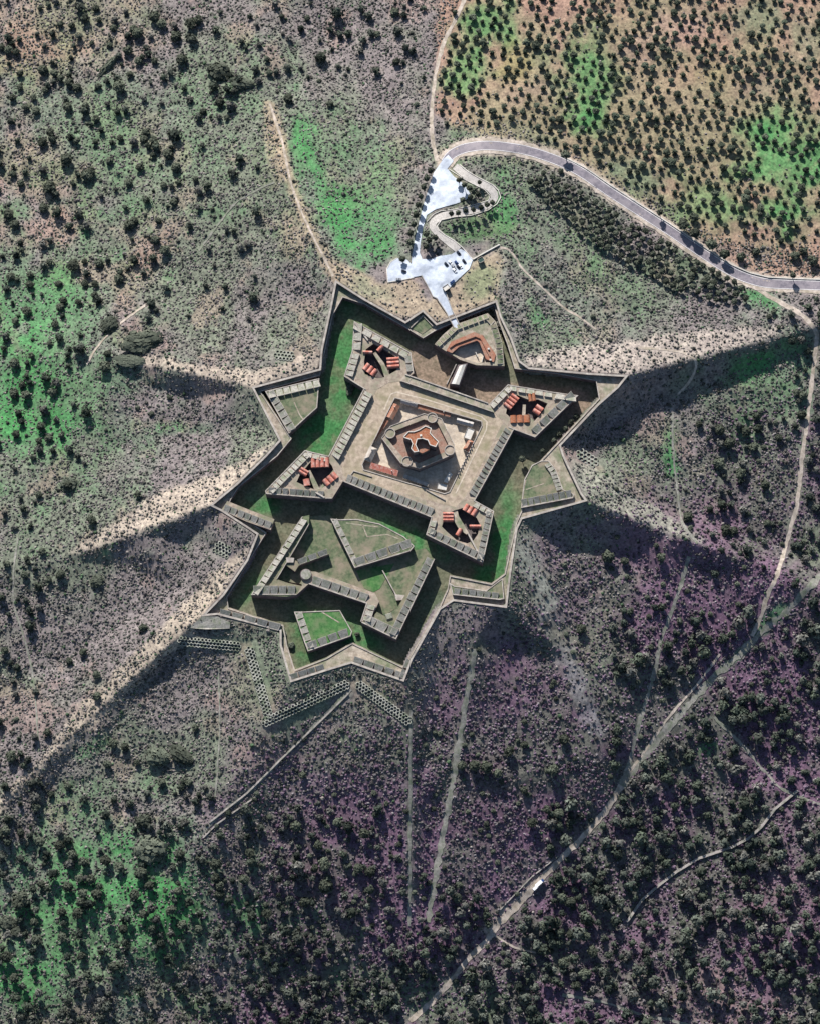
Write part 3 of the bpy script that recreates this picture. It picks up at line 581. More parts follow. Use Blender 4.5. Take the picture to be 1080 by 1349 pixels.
# ------------------------------------------------------------------ houses of the courtyard
def house(label, px, py, ang, L, Wd, hgt, roof, kind='gable', hip=0.0, rise=1.4, h0=-4.5, wallm='white', chim=True, cat='house', name='courtyard_house'):
    c = W(px, py, h0 + hgt); rz = math.atan2(-math.sin(math.radians(ang)), math.cos(math.radians(ang))); L *= S; Wd *= S
    t = thing(name, label, cat, (c[0], c[1], h0), None, rz)
    q = MB(); q.box((0, 0, hgt/2), (L, Wd, hgt)); mk_local('walls', q, [M[wallm]], t)
    q = MB(); a = L/2 + .25; b = Wd/2 + .25; z = hgt + .05
    if kind == 'gable':
        vs = [(-a,-b,z),(a,-b,z),(a,b,z),(-a,b,z),(-a+hip,0,z+rise),(a-hip,0,z+rise)]; q.add(vs, [(0,1,5,4),(2,3,4,5),(1,2,5),(3,0,4),(3,2,1,0)])
    elif kind == 'shed':
        vs = [(-a,-b,z),(a,-b,z),(a,b,z),(-a,b,z),(-a,b,z+rise),(a,b,z+rise)]; q.add(vs, [(0,1,5,4),(2,3,4,5),(1,2,5),(3,0,4),(3,2,1,0)])
    else: q.box((0, 0, z + .15), (2*a, 2*b, .3))
    mk_local('roof', q, [M[roof]], t)
    if kind == 'flat':
        q = MB()
        for p, d in (((0, b-.12, z+.45), (2*a, .25, .6)), ((0, -b+.12, z+.45), (2*a, .25, .6)), ((a-.12, 0, z+.45), (.25, 2*b-.5, .6)), ((-a+.12, 0, z+.45), (.25, 2*b-.5, .6))): q.box(p, d)
        mk_local('parapet', q, [M['rim']], t)
    elif chim:
        q = MB(); q.box((L*.28, Wd*.1, z + rise*.8 + .3), (.7, .6, 1.5)); mk_local('chimney', q, [M['white']], t)
    q = MB(); q.box((L*.1, -Wd/2 - .03, 1.0), (.9, .1, 2.0)); mk_local('door', q, [M['car_dark']], t)
    for u in (-.3, .32):
        q = MB(); q.box((L*u, -Wd/2 - .03, 1.7), (.8, .1, 1.0)); mk_local('window', q, [M['glass']], t)
    return t
house('long roofed house along the upper left edge of the courtyard', 539, 530.5, 15, 22, 5.5, 3.6, 'slate')
house('house with pale pitched roof in the top left courtyard corner', 518, 542, -62, 20, 9, 4.2, 'redd')
house('pale house with pointed hipped roof on the left courtyard side', 488.5, 598, -65, 19, 10, 4.6, 'rim', hip=2.6, rise=2.2)
house('low house with pinkish lean-to roof along the lower left courtyard wall', 506, 618.5, 17, 37, 7, 3.4, 'red', 'shed', rise=1.0)
house('low narrow flat-roofed range along the lower courtyard wall', 548, 633, 20, 34, 5, 3.2, 'rim', 'flat')
house('small white house in the lowest courtyard corner', 582, 641.5, 12, 12, 7, 3.6, 'white', 'flat')
house('white shed beside the dark posts at the lower right of the courtyard', 590, 629.5, -60, 14, 4.5, 3.2, 'white', 'shed', rise=.6)
house('long roofed house along the upper right edge of the courtyard', 612, 556.5, 16, 22, 6, 3.8, 'slate')
house('white flat house in the right-hand courtyard corner', 617.5, 571.5, -68, 14, 9, 4.0, 'white', 'flat')
house('house with steep triangular roof below the white flat house', 617, 587, -60, 15, 8, 4.0, 'redd', hip=2.0, rise=2.0)
house('low dark range below the left courtyard parapet', 500, 566, -58, 32, 7, 3.0, 'redd', 'shed', rise=.5)
house('long brown-roofed range in the shade of the upper court wall', 572, 540.5, 15.5, 44, 6, 3.4, 'redd', 'shed', rise=.7)
for k in range(11):
    c = wp(622.5 - 19.5*k/10, 586 + 40*k/10, 0.05); q = MB(); q.ring(c, 0.0, 0.42, c[2], c[2] + 1.3, n=8); q.ring(c, 0, .55, c[2] + 1.25, c[2] + 1.5, n=8)
    q.v = [(x - c[0], y - c[1], z - c[2]) for x, y, z in q.v]
    o = mk_local('post', q, [M['car_dark']], None); o.location = c; tag(o, 'dark round post in the row along the right courtyard edge', 'post', 'dark posts along the courtyard edge')

# ------------------------------------------------------------------ gate ravelin, gatehouse and bridges
GR = [(572,453.5),(583,441),(598,428),(642,412.5),(653,424),(661,452),(664,482),(627,481),(606,474)]
t = body('gate_ravelin', 'arrow-shaped gate ravelin with brown chevron roof and pale court', 'ravelin', GR, -0.3, [[(588,463),(596,449),(626,438),(636,442),(652,468),(651,477),(628,478),(610,472)]], ('deck', 'stone'), -4.8, 'court')
for A, B, n, dp in [((573,452.5),(598,429),5,4.5),((600,428),(641,413),6,4.5),((643.5,414),(653,424.5),1,5),((653.5,426),(661,451.5),4,5.5),((661.2,453),(663.6,480),4,5.5)]: merlons(t, A, B, (618,455), -0.3, n, dp, 1.2, tops='grass')
CHV = [(587.5,462),(594,450),(624,437.5),(635,441.5),(652.5,467),(650,477),(639.5,473),(631,451),(628,448.5),(604.5,456.5),(595,465)]
q = MB(); prism(q, [(x, y, 0.6) for x, y in CHV], -4.9, (), 0, 1); q.build('chevron_roof', [M['redd'], M['stone']], t)
q = MB(); wall(q, [(592,458),(599,453),(626,443),(633,446),(645,470)], -.5, .5, 1.1, -.3, False, 0.6); q.build('roof_ridge', [M['redd']], t)
for x, y in ((643,459.5),(645.5,474)):
    c = W(x, y, 1.2); q = MB(); q.box((c[0], c[1], .9), (1.6, 1.3, 1.8)); q.build('chimney', [M['white']], t)
for x0, y0, x1, y1 in ((626,465,629,471),(636,470,634,478)): path_wall(t, [(x0, y0), (x1, y1)], -4.8, .5, 2.2, -.1, 'court_wall', 'white')
t = thing('gatehouse', 'white-roofed gatehouse bridging the ditch between ravelin and fort', 'gatehouse', wp(604, 493, 0))
q = MB(); prism(q, [(592,505.5,3.2),(603,480.5,3.2),(615.5,478.5,3.2),(604.5,508,3.2)], -12, (), 1, 1); q.build('walls', [M['white'], M['stone']], t)
R = [W(x, y, 3.6) for x, y in ((594.5,505.5),(604.8,482),(613.5,480),(604.3,506.8))]; mid = [(R[0]+R[3])/2 + np.array([0,0,.9]), (R[1]+R[2])/2 + np.array([0,0,.9])]
q = MB(); q.add(R + mid, [(0,1,5,4),(3,4,5,2),(0,4,3),(1,2,5)]); q.build('roof', [M['white']], t)
path_wall(t, [(588,506.5),(600.5,480)], 1.5, .6, .8, -9, 'parapet', 'rim')
t = thing('entrance_bridge', 'pale walled entrance bridge between the car park and the gate ravelin', 'bridge', wp(592, 412, 0))
q = MB(); prism(q, [(574.5,392,.1),(587,385,.1),(596,410,-.2),(606,430,-.2),(598.5,433,-.2),(588,412,-.2)], -11, (), 0, 1); q.build('deck', [M['concrete'], M['stone']], t)
path_wall(t, [(587,386),(596,410),(606.3,430.5)], -.1, .6, 1.0, -1, 'parapet', 'rim'); path_wall(t, [(575,393),(588,412.5),(598.3,432.5)], -.1, .6, .8, -1, 'parapet', 'rim')
t = body('lunette', 'small arrow-shaped grassy lunette in the outer wall near the entrance bridge', 'lunette', [(541,432),(557,416),(570,430),(556,440)], -2.6, (), ('grass', 'stone'))
path_wall(t, [(541,432),(557,416),(570,430)], -2.6, .8, 1.0, -1, 'parapet')

# ------------------------------------------------------------------ side ravelins
def ravelin(label, poly, h, runs, name='ravelin', tops='merl', top='grass', cat='ravelin', extra=()):
    t = body(name, label, cat, poly, h, (), (top, 'stone')); cx = np.mean([p[0] for p in poly]); cy = np.mean([p[1] for p in poly])
    cordon(t, poly, h)
    for A, B, n, dp, hg in runs: merlons(t, A, B, (cx, cy), h, n, dp, hg, gap=.1, tops=tops)
    for l in extra: path_wall(t, l, h, .9, .07, -.3, 'path_strip', 'deck')
    return t
ravelin('left-hand ravelin with ribbed parapets and grassy centre', [(350,515.5),(421,498.5),(418,537),(398,555),(381,571)], -1.0,
        [((421,499.5),(353,515.5),7,6.5,1.6),((351,518),(381,570),6,6.5,1.6)], extra=[[(388,530),(395,546),(400,553)]])
ravelin('right-hand ravelin with ribbed curved parapet and dark lower wall', [(700,613),(712,607),(722,607),(731,618),(741,645),(755.5,651.5),(754,656),(686,669),(688,648),(690,632)], -1.0,
        [((723,608.5),(730.5,618.5),2,5,1.5),((731.5,620),(740.5,645),5,5,1.5),((753.5,655.5),(687,668),8,6,1.6)], extra=[[(692,645),(704,641),(716,637)],[(692,632),(690,642),(687,662)]])
ravelin('small walled outwork below the lowest bastion', [(592,768),(598,772),(640,778),(661,762),(663.5,789),(657,790),(596,783.5)], -1.8,
        [((596.5,783),(656,789.5),6,5,1.3)], 'outwork', cat='outwork')
t = body('cross_wall', 'thick cross wall closing the ditch at the left corner of the hornwork', 'wall', [(292,672),(300,660),(330,672),(362,684),(357,698),(325,687)], -0.8, (), ('top', 'stone'))
merlons(t, (293.5,673), (356,697), (330,670), -0.8, 7, 5.5, 1.4, gap=.08)

# ------------------------------------------------------------------ hornwork below the square
HB = -3.0
t = body('hornwork_rampart', 'long left rampart arm of the hornwork ending in a pointed half bastion', 'rampart', [(398.5,680.5),(408,678.5),(407.5,690),(384,731),(365,763),(380,768),(398,772),(391,783.5),(378,786),(331.4,783.5)], HB, (), ('grass', 'stone'))
merlons(t, (398,682), (333,781), (410,760), HB, 13, 5.2, 1.7, gap=.08); merlons(t, (333.5,783.6), (390,783.8), (370,760), HB, 5, 7, 1.6, gap=.07)
cordon(t, [(398.5,680.5),(331.4,783.5),(391,783.5)], HB, closed=False); path_wall(t, [(407.5,690),(384,731),(365,763)], HB, .5, .5, -.3, 'kerb_wall', 'rim')
t = body('hornwork_rampart', 'lower curtain of the hornwork with square merlons and a round turret', 'rampart', [(398,772),(391,783.5),(407.5,768.5),(484,794.5),(476,819),(487,817),(500,792),(494,781.5),(460,769),(416,753),(404,752.5),(397,758)], HB, (), ('top', 'stone'))
merlons(t, (409,769), (483,794), (450,760), HB, 6, 6.8, 1.6, gap=.06); merlons(t, (484.5,795), (477.5,817.5), (500,800), HB, 3, 6.5, 1.4, gap=.1)
c = W(403.5, 757.5, HB); q = MB(); q.ring(c, 0, 4.6, HB - 1, HB + 1.6, n=24, m=0); q.ring(c, 0, 4.0, HB + 1.6, HB + 2.0, n=24, m=1); q.build('turret', [M['stone'], M['merl']], t)
cordon(t, [(407.5,768.5),(484,794.5),(476,819)], HB, closed=False)
t = body('hornwork_rampart', 'right rampart arm of the hornwork with dark outer wall and pointed half bastion', 'rampart', [(476.5,820),(521.7,842),(572.3,736.5),(562,733),(549,752),(532,786),(524,800),(507,812),(497,806),(488,816)], HB, (), ('grass', 'stone'))
merlons(t, (478.5,820.8), (520.5,841), (520,800), HB, 3, 7.5, 1.6, gap=.05); merlons(t, (522.5,839.5), (571.8,738), (520,780), HB, 11, 6.2, 1.7, gap=.07)
cordon(t, [(476.5,820),(521.7,842),(572.3,736.5)], HB, closed=False)
c = W(512.5, 812, HB); q = MB(); q.box((c[0], c[1], HB + .6), (5.5, 5, 1.2), .3, 0, .8); q.build('gun_platform', [M['merl']], t)
t = body('traverse', 'dark-sided traverse bank slanting across the hornwork interior', 'traverse', [(381,735),(391,739),(432,725),(434,730),(394,745),(389,753),(374,742)], HB - .5, (), ('grass', 'stone'))
merlons(t, (394,744.5), (433.5,730), (405,730), HB - .5, 3, 4.5, 1.2, gap=.06)
slab(t, [(377,734),(388,735),(387,741),(378,741)], HB + .8, HB - 2, 'lookout_slab', 'rim', 'stone')
# interior ground of the hornwork
q = MB(); prism(q, [(398,681),(436,678),(470,742),(560,722),(572,737),(540,790),(500,815),(478,790),(400,770),(366,764)], LOW, (), 0, 1, -9.2)
t = thing('hornwork_platform', 'brown and green earthen ground inside the hornwork', 'platform', wp(480, 765, -9.2)); q.build('ground', [M['grass'], M['stone']], t)
slab(t, [(470,752),(520,742),(500,776),(492,780),(480,775)], -9.05, -10, 'lawn', 'lawn'); path_wall(t, [(504,752),(523,787)], -9.2, .8, 1.8, -.5, 'low_wall', 'rim')
slab(t, [(520,783),(533,784),(534,790),(522,791)], -6.4, -10, 'hut_roof', 'rim', 'stone')
ravelin('triangular inner ravelin with worn grass top and pale crossing paths', [(436,683.5),(448,684.5),(470,684),(500,690),(532,707),(545.5,719.5),(540,726),(467.5,748)], -3.6,
        [((544.5,720),(469,746.8),5,6.5,1.6),((466,745),(437,685.5),5,4.5,.5)], extra=[[(456,689),(478,692),(498,694)],[(478,692),(484,707),(510,704),(526,710)]])
ravelin('lower lunette with bright lawn and dark pointed front wall', [(388,806),(399,806),(448,804),(464,832),(462,838),(406,858),(400,842)], -6.2,
        [((389,808),(405.5,856),5,5.5,1.1),((407.5,857.5),(461.5,838),4,6.5,1.5)], 'lunette', top='lawn', cat='lunette', extra=[[(424,806),(447,820)]])
t = thing('outer_hornwork_parapet', 'broken line of thick parapet banks along the outer hornwork wall', 'parapet', wp(330, 815, -5))
for A, B, ref, n, dp, hh in [((288,811),(369,831.5),(330,790),5,5.5,-5.6),((384,898.5),(429.5,884.5),(420,860),4,6,-7.1),((463.5,874),(531,897),(500,860),5,6,-7.1),((533,896),(543.5,870),(520,870),2,5,-6.6)]:
    merlons(t, A, B, ref, hh, n, dp, 1.8, gap=.05, foot=3.5)
t = thing('outer_parapet_bank', 'low parapet bank at the lower left tip beyond the hornwork', 'parapet', wp(270, 822, -5))
q = MB(); prism(q, [(266,812,-4.6),(287,812,-4.6),(304,820,-4.8),(303,828,-6),(272,829,-6),(250,827,-7)], -16, (), 0, 1); q.build('bank', [M['merl'], M['stone']], t)

# ------------------------------------------------------------------ honeycomb strips of pits on the glacis
def pits(label, A, B, rows, pitch=4.7, r=1.7, side=1):
    A = np.array(A, float); B = np.array(B, float); L = np.linalg.norm(B - A); d = (B - A) / L; nr = np.array([-d[1], d[0]]) * side
    q = MB(); n = int(L / pitch)
    for k in range(rows):
        for i in range(n + (k % 2)):
            c = A + d * (i + (0 if k % 2 else .5)) * pitch + nr * (k + .5) * pitch * .866
            jx = RNG.uniform(-.25, .25, 2); rr = r * RNG.uniform(.85, 1.12)
            ring = [], [], [], []
            for a in range(12):
                th = 2*math.pi*a/12; u = np.array([math.cos(th), math.sin(th)]); hexr = pitch*.5 / math.cos(((th + math.pi/6) % (math.pi/3)) - math.pi/6)
                po = c + (d*u[0] + nr*u[1])*hexr; pi = c + jx + (d*u[0] + nr*u[1])*rr; hc = float(HT(c[0], c[1]))
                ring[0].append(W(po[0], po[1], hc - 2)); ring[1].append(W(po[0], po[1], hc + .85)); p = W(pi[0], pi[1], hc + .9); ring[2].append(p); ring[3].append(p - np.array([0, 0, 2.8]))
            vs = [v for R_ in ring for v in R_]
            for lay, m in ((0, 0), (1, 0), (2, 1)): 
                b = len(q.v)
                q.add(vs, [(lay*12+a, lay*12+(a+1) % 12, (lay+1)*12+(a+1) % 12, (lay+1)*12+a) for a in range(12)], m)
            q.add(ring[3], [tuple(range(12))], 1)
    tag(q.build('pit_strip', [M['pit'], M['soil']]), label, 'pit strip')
pits('honeycomb strip of dark pits below the lower left tip of the hornwork', (237,838), (320,846), 3)
pits('honeycomb pit strip running down beside the curved grassy bank', (334,852), (362,948), 3)
pits('longest honeycomb pit strip slanting up to the sunken footpath', (350,958), (464,905), 3, side=-1)
pits('honeycomb pit strip slanting down right of the sunken footpath', (475,896), (544,947), 3)
pits('small honeycomb pit patch left of the hornwork wall', (289,712), (308,722), 4)
pits('tiny honeycomb pit patch on the pale slope above the left-hand ravelin', (364,461), (391,464), 3)
pits('honeycomb pit patch on the pale ridge right of the right-hand ravelin', (765,590), (790,606), 3, 5.5, 1.8)

# ------------------------------------------------------------------ roads, car park, walls
def ribbon(name, line, wpx, m, lift, kind='structure', rag=0.25, step=3.0, seed=1, hfun=None):
    pts = [np.array(p, float) for p in line]; out = []
    P = [2*pts[0] - pts[1]] + pts + [2*pts[-1] - pts[-2]]
    for i in range(1, len(P) - 2):
        L = np.linalg.norm(P[i+1] - P[i]); n = max(int(L / step), 1)
        for k in range(n):
            u = k / n; a, b, c_, d_ = P[i-1], P[i], P[i+1], P[i+2]
            out.append(0.5*((2*b) + (-a+c_)*u + (2*a-5*b+4*c_-d_)*u*u + (-a+3*b-3*c_+d_)*u**3))
    out.append(pts[-1]); out = np.array(out); tg = np.gradient(out, axis=0); tg /= np.linalg.norm(tg, axis=1)[:, None] + 1e-9; nr = np.stack([-tg[:, 1], tg[:, 0]], 1)
    K = 4; V = []
    jit = [fbm(out[:, 0] + 50*k, out[:, 1], 7, 2, 300 + seed) - .5 for k in (0, 1)]
    for k in range(K + 1):
        u = k / K - .5; e = (1 + rag * 2 * (jit[0] if u < 0 else jit[1]))
        q = out + nr * (u * wpx * e)[:, None]; V.append(W(q[:, 0], q[:, 1], HT(q[:, 0], q[:, 1]) + lift))
    V = np.stack(V, 1); n = len(out); F = [(i*(K+1)+k, i*(K+1)+k+1, (i+1)*(K+1)+k+1, (i+1)*(K+1)+k) for i in range(n - 1) for k in range(K)]
    me = big_mesh(name, V.reshape(-1, 3), np.array(F)[:, ::-1]); return tag(link(name, me, M[m]), kind=kind)
def sheet(name, poly, m, lift, kind='structure'):
    """a surface following the ground inside a pixel polygon"""
    x0, x1 = min(p[0] for p in poly), max(p[0] for p in poly); y0, y1 = min(p[1] for p in poly), max(p[1] for p in poly)
    xs = np.arange(x0, x1 + 1, .4); ys = np.arange(y0, y1 + 1, .4); X, Y = np.meshgrid(xs, ys); ok = inside(X + .2, Y + .2, poly)[:-1, :-1]
    V = W(X, Y, HT(X, Y) + lift).reshape(-1, 3); j, i = np.nonzero(ok); b = j*len(xs) + i
    F = np.stack([b + len(xs), b + len(xs) + 1, b + 1, b], 1); used = np.unique(F); re = np.zeros(len(V), int); re[used] = np.arange(len(used))
    return tag(link(name, big_mesh(name, V[used], re[F]), M[m]), kind=kind)
for k, ((nm, line, wd, m), lb) in enumerate(zip(PATHS, PLABEL)):
    ribbon(nm, line, wd, m, 0.14 + .015*k, rag=.9 if m == 'track' else .55, seed=k)
ribbon('road_verge', ROAD, 21, 'dirt', .32, rag=.2, seed=40); ribbon('asphalt_road', ROAD, 12.5, 'asphalt', .40, rag=.03, seed=41)
for e in (-5.6, 5.6):
    L2 = [tuple(p) for p in offset_line(ROAD, e, False)]; ribbon('road_marking', L2, .5, 'paint', .44, rag=0, seed=42)
sheet('car_park', PARKU, 'concrete', .50); ribbon('loop_road', LOOP, 9.5, 'slate', .46, rag=.08, seed=43); sheet('car_park', PARKL, 'concrete', .54)
def ground_wall(label, line, wm, up, m='white', name='low_wall', cat='wall', closed=False):
    L = []
    for a, b in zip(line[:-1], line[1:]):
        n = max(int(math.hypot(b[0]-a[0], b[1]-a[1]) / 4), 1)
        L += [(a[0]+(b[0]-a[0])*k/n, a[1]+(b[1]-a[1])*k/n) for k in range(n)]
    L.append(line[-1]); L = [(x, y, float(HT(x, y))) for x, y in L]
    q = MB(); wall(q, L, -wm/2, wm/2, up, -1.2); return tag(q.build(name, [M[m]]), label, cat)
RW = [tuple(p) for p in offset_line(ROAD, -7.6, False)]
ground_wall('white roadside wall along the outer edge of the asphalt road', RW[7:], .75, 1.0)
ground_wall('curving kerb wall along the outside of the car park loop', [(605,217),(616,226),(628,233),(649,244),(656,251),(659,260),(654,269),(642,277),(620,284),(598,286),(581,290),(575.5,298),(578,304),(586,310),(598,317),(608.6,326),(622.5,342)], .6, .8)
ground_wall('thin kerb wall along the inside of the car park loop', [(591,223),(602,230),(614,238),(630,246),(638,250),(645,258),(643,264),(631,268),(612,273),(594,276.5),(580,278),(571.5,282),(562,292)], .5, .7)
ground_wall('straight white wall running up right from the lower car park', [(622.5,342),(640,332),(657.5,322.5)], .9, 1.3)
ground_wall('curved wall round the left end of the lower car park', [(545,366),(530,369),(511,372),(509.5,355),(514,346),(523,340)], .6, .7)
ground_wall('stepped stone wall along the lower left side of the car park', [(555,363),(563,377),(570,391),(575,393)], .7, .9, 'rock', 'stone_wall')
ground_wall('long dry stone wall curving through the lower right scrub', [(1050,1042),(1020,1066),(1002,1090),(985,1105),(962,1117),(920,1131),(890,1149),(868,1166),(845,1186),(825,1215)], 2.0, 1.6, 'rock', 'stone_wall')
ground_wall('straight stone bank beside the sunken footpath below the pit strips', [(459,914),(437,936),(407,965),(366,1005),(326,1045),(276,1084)], 1.3, 1.0, 'rock', 'stone_wall')
ground_wall('second low stone bank below the sunken footpath', [(340,1048),(310,1069),(286,1086),(268,1104)], 1.1, 1.0, 'rock', 'stone_wall')
ground_wall('broken stone wall beside the bottom dirt track', [(735,1128),(700,1155),(676,1180),(655,1202)], .9, .9, 'rock', 'stone_wall')

# ------------------------------------------------------------------ vehicles, kiosk
def car(px, py, ang, m, label, L=4.3, Wd=1.8, kind='car', grp=None):
    hz = float(HT(px, py)) + .56; c = W(px, py, hz); rz = math.atan2(-math.sin(math.radians(ang)), math.cos(math.radians(ang)))
    t = thing('parked_car' if kind == 'car' else 'lorry', label, kind, tuple(c), grp, rz); a = L/2; b = Wd/2
    q = MB()
    if kind == 'car':
        prof = [(-a, .35), (-a*.98, .85), (-a*.72, .95), (-a*.55, 1.42), (a*.12, 1.45), (a*.42, .95), (a*.9, .82), (a, .55), (a*.97, .3)]
        vs = [(x, s*b*(1 if z < 1.2 else .82), z) for s in (-1, 1) for x, z in prof]; n = len(prof)
        q.add(vs, [tuple(range(n)), tuple(range(2*n-1, n-1, -1))] + [(i, (i+1) % n, n+(i+1) % n, n+i) for i in range(n)]); mk_local('body', q, [M[m]], t)
        for x0, z0, x1, z1 in ((a*.14, 1.47, a*.41, .99), (-a*.57, 1.44, -a*.71, .98)):
            q = MB(); q.add([(x0, -b*.74, z0), (x0, b*.74, z0), (x1, b*.86, z1), (x1, -b*.86, z1)] , [(0,1,2,3)]); q.add([(x0, -b*.74, z0-.06), (x0, b*.74, z0-.06), (x1, b*.86, z1-.06), (x1, -b*.86, z1-.06)], [(3,2,1,0)]); mk_local('windscreen', q, [M['glass']], t)
        for x in (a*.93,):
            for s in (-1, 1): q = MB(); q.box((x, s*b*.7, .68), (.2, .35, .16)); mk_local('headlight', q, [M['white']], t)
        zs = (-a*.62, a*.62)
    else:
        q.box((-a*.22, 0, 1.85), (L*.74, Wd, 2.3)); mk_local('cargo_box', q, [M['car_white']], t)
        q = MB(); q.box((a*.76, 0, 1.35), (L*.23, Wd*.95, 1.9), 0, 0, .9); mk_local('cab', q, [M['car_blue']], t)
        q = MB(); q.box((a*.995, 0, 1.75), (.08, Wd*.8, .7)); mk_local('windscreen', q, [M['glass']], t); zs = (-a*.65, a*.7)
    for x in zs:
        for s in (-1, 1):
            q = MB(); vs = []
            for yy in (-.11, .11):
                for k in range(10): vs.append((x + .33*math.cos(k*.6283), s*b*.92 + yy, .33 + .33*math.sin(k*.6283)))
            q.add(vs, [tuple(range(10)), tuple(range(19, 9, -1))] + [(k, (k+1) % 10, 10+(k+1) % 10, 10+k) for k in range(10)]); mk_local('wheel', q, [M['tyre']], t)
    return t
for x, y, a, m, lb in [(603.7,333.5,50,'car_dark','dark car parked nearest the loop road bend'),(611,344.5,55,'car_dark','dark car beside the kerb left of the white wall corner'),(587.5,348.5,50,'car_dark','dark car at the left end of the parked row'),
        (593,346,50,'car_white','white car second in the parked row'),(597,351.5,52,'car_grey','grey car in the middle of the parked row'),(601,346.5,50,'car_blue','blue car behind the grey one in the parked row'),
        (603.5,352,52,'car_dark','dark car toward the right end of the parked row'),(598.5,356.5,50,'car_white','white car at the front of the parked row'),(595.5,371.5,-40,'car_blue','blue car parked along the lower right car park edge'),(606,351,52,'car_white','white car at the right end of the parked row'),
        (532,357.5,20,'car_dark','small dark car alone on the left apron of the car park'),(525,368,0,'car_grey','grey car by the left curved wall')]:
    car(x, y, a, m, lb)
car(710,1164,-42,'car_white','white box lorry standing on the dirt track in the lower right scrub',8.5,2.6,'lorry')
car(705,1170,-42,'car_white','white van standing just behind the box lorry on the dirt track',5.5,2.2,'van')
def hut(px, py, ang, L, Wd, hg, roof, wl, label, nm, cat):
    h0 = float(HT(px, py)) + .5; return house(label, px, py, ang, L, Wd, hg, roof, 'flat', h0=h0, wallm=wl, cat=cat, name=nm)
hut(587.5, 379, -35, 8, 6, 2.6, 'white', 'car_dark', 'white-roofed ticket kiosk at the lower tip of the car park', 'ticket_kiosk', 'kiosk')
hut(633, 342.5, -30, 7, 6, 2.6, 'hut_green', 'hut_green', 'dark green hut below the straight white wall', 'hut', 'hut')
# ------------------------------------------------------------------ vegetation
BLK = blur(inside(GX, GY, OUT).astype(float), 1) > .15
for nm, line, wd, m in PATHS: BLK |= segdist(GX, GY, line) < wd * (.45 if m == 'track' else .6) + 1.0
BLK |= segdist(GX, GY, ROAD) < 11; BLK |= segdist(GX, GY, LOOP) < 7
for p in (PARKU, PARKL): BLK |= blur(inside(GX, GY, p).astype(float), 1) > .1
for A, B in (((237,843),(320,851)),((329,852),(357,948)),((352,963),(466,910)),((472,900),(541,952)),((285,725),(305,735)),((364,468),(391,470)),((763,600),(790,612)),((574,394),(606,430))):
    BLK |= segdist(GX, GY, [A, B]) < 9.5
BLK |= segdist(GX, GY, [(329,852),(357,948)]) < 11
NOTREE = BLK.copy()
for nm, line, wd, m in PATHS:
    if wd > 2.7: NOTREE |= segdist(GX, GY, [(a, b - 3) for a, b in line]) < wd*.5 + 6
NOTREE |= segdist(GX, GY, [(1050,1042),(1020,1066),(1002,1090),(962,1117),(920,1131),(890,1149),(868,1166),(845,1186),(825,1215)]) < 8
def blocked(x, y):
    i = np.clip(np.round((np.asarray(x) - X0) / ST).astype(int), 0, len(gx) - 1); j = np.clip(np.round((np.asarray(y) - Y0) / ST).astype(int), 0, len(gy) - 1)
    return BLK[j, i]
def samp(A, x, y):
    i = np.clip(np.round((np.asarray(x) - X0) / ST).astype(int), 0, len(gx) - 1); j = np.clip(np.round((np.asarray(y) - Y0) / ST).astype(int), 0, len(gy) - 1); return A[j, i]
def ico(sub):
    bm = bmesh.new(); bmesh.ops.create_icosphere(bm, subdivisions=sub, radius=1); bm.verts.ensure_lookup_table()
    v = np.array([x.co[:] for x in bm.verts]); f = np.array([[q.index for q in p.verts] for p in bm.faces]); bm.free(); return v, f
IC1, IF1 = ico(1); IC2, IF2 = ico(2)
def crown_mesh(name, seed, nleaf, flat, lobes):
    """leaf-clump crown of unit radius: a lumpy core and many small leaf faces on several lobes"""
    g = np.random.default_rng(seed); V = []; F = []
    L = [(np.array([0, 0, 0]), .74)]
    for k in range(lobes):
        a = 2*math.pi*(k + g.random()*.7)/lobes; r = g.uniform(.34, .5); L.append((np.array([math.cos(a)*(.92-r), math.sin(a)*(.92-r), g.uniform(-.25, .3)]), r))
    for c, r in L:
        v = IC1 * (r*.86) * (1 + g.uniform(-.14, .14, (len(IC1), 1))) + c; b = sum(len(x) for x in V); V.append(v); F += [tuple(b + i for i in f) for f in IF1]
    tot = sum(r*r for c, r in L)
    for c, r in L:
        for k in range(int(nleaf * r*r / tot)):
            d = g.normal(size=3); d[2] = abs(d[2]) * .9 + d[2] * .1; d /= np.linalg.norm(d); p = c + d * r * g.uniform(.84, 1.1)
            u = np.cross(d, g.normal(size=3)); u /= np.linalg.norm(u) + 1e-9; w_ = np.cross(d, u) + d * g.uniform(-.7, .7); s = g.uniform(.10, .19)
            b = sum(len(x) for x in V[-1:]) if False else None
            V.append(np.array([p - u*s - w_*s*.6, p + u*s - w_*s*.5, p + u*s*.5 + w_*s, p - u*s*.6 + w_*s*.8]))
            F.append(None)
    out = []; n = 0; fi = 0
    vv = np.concatenate(V); base = len(L) * len(IC1); k = 0
    for f in F:
        if f is None: out.append(tuple(base + 4*k + i for i in range(4))); k += 1
        else: out.append(f)
    vv[:, 2] *= flat
    me = bpy.data.meshes.new(name); me.from_pydata([tuple(v) for v in vv], [], out); return me
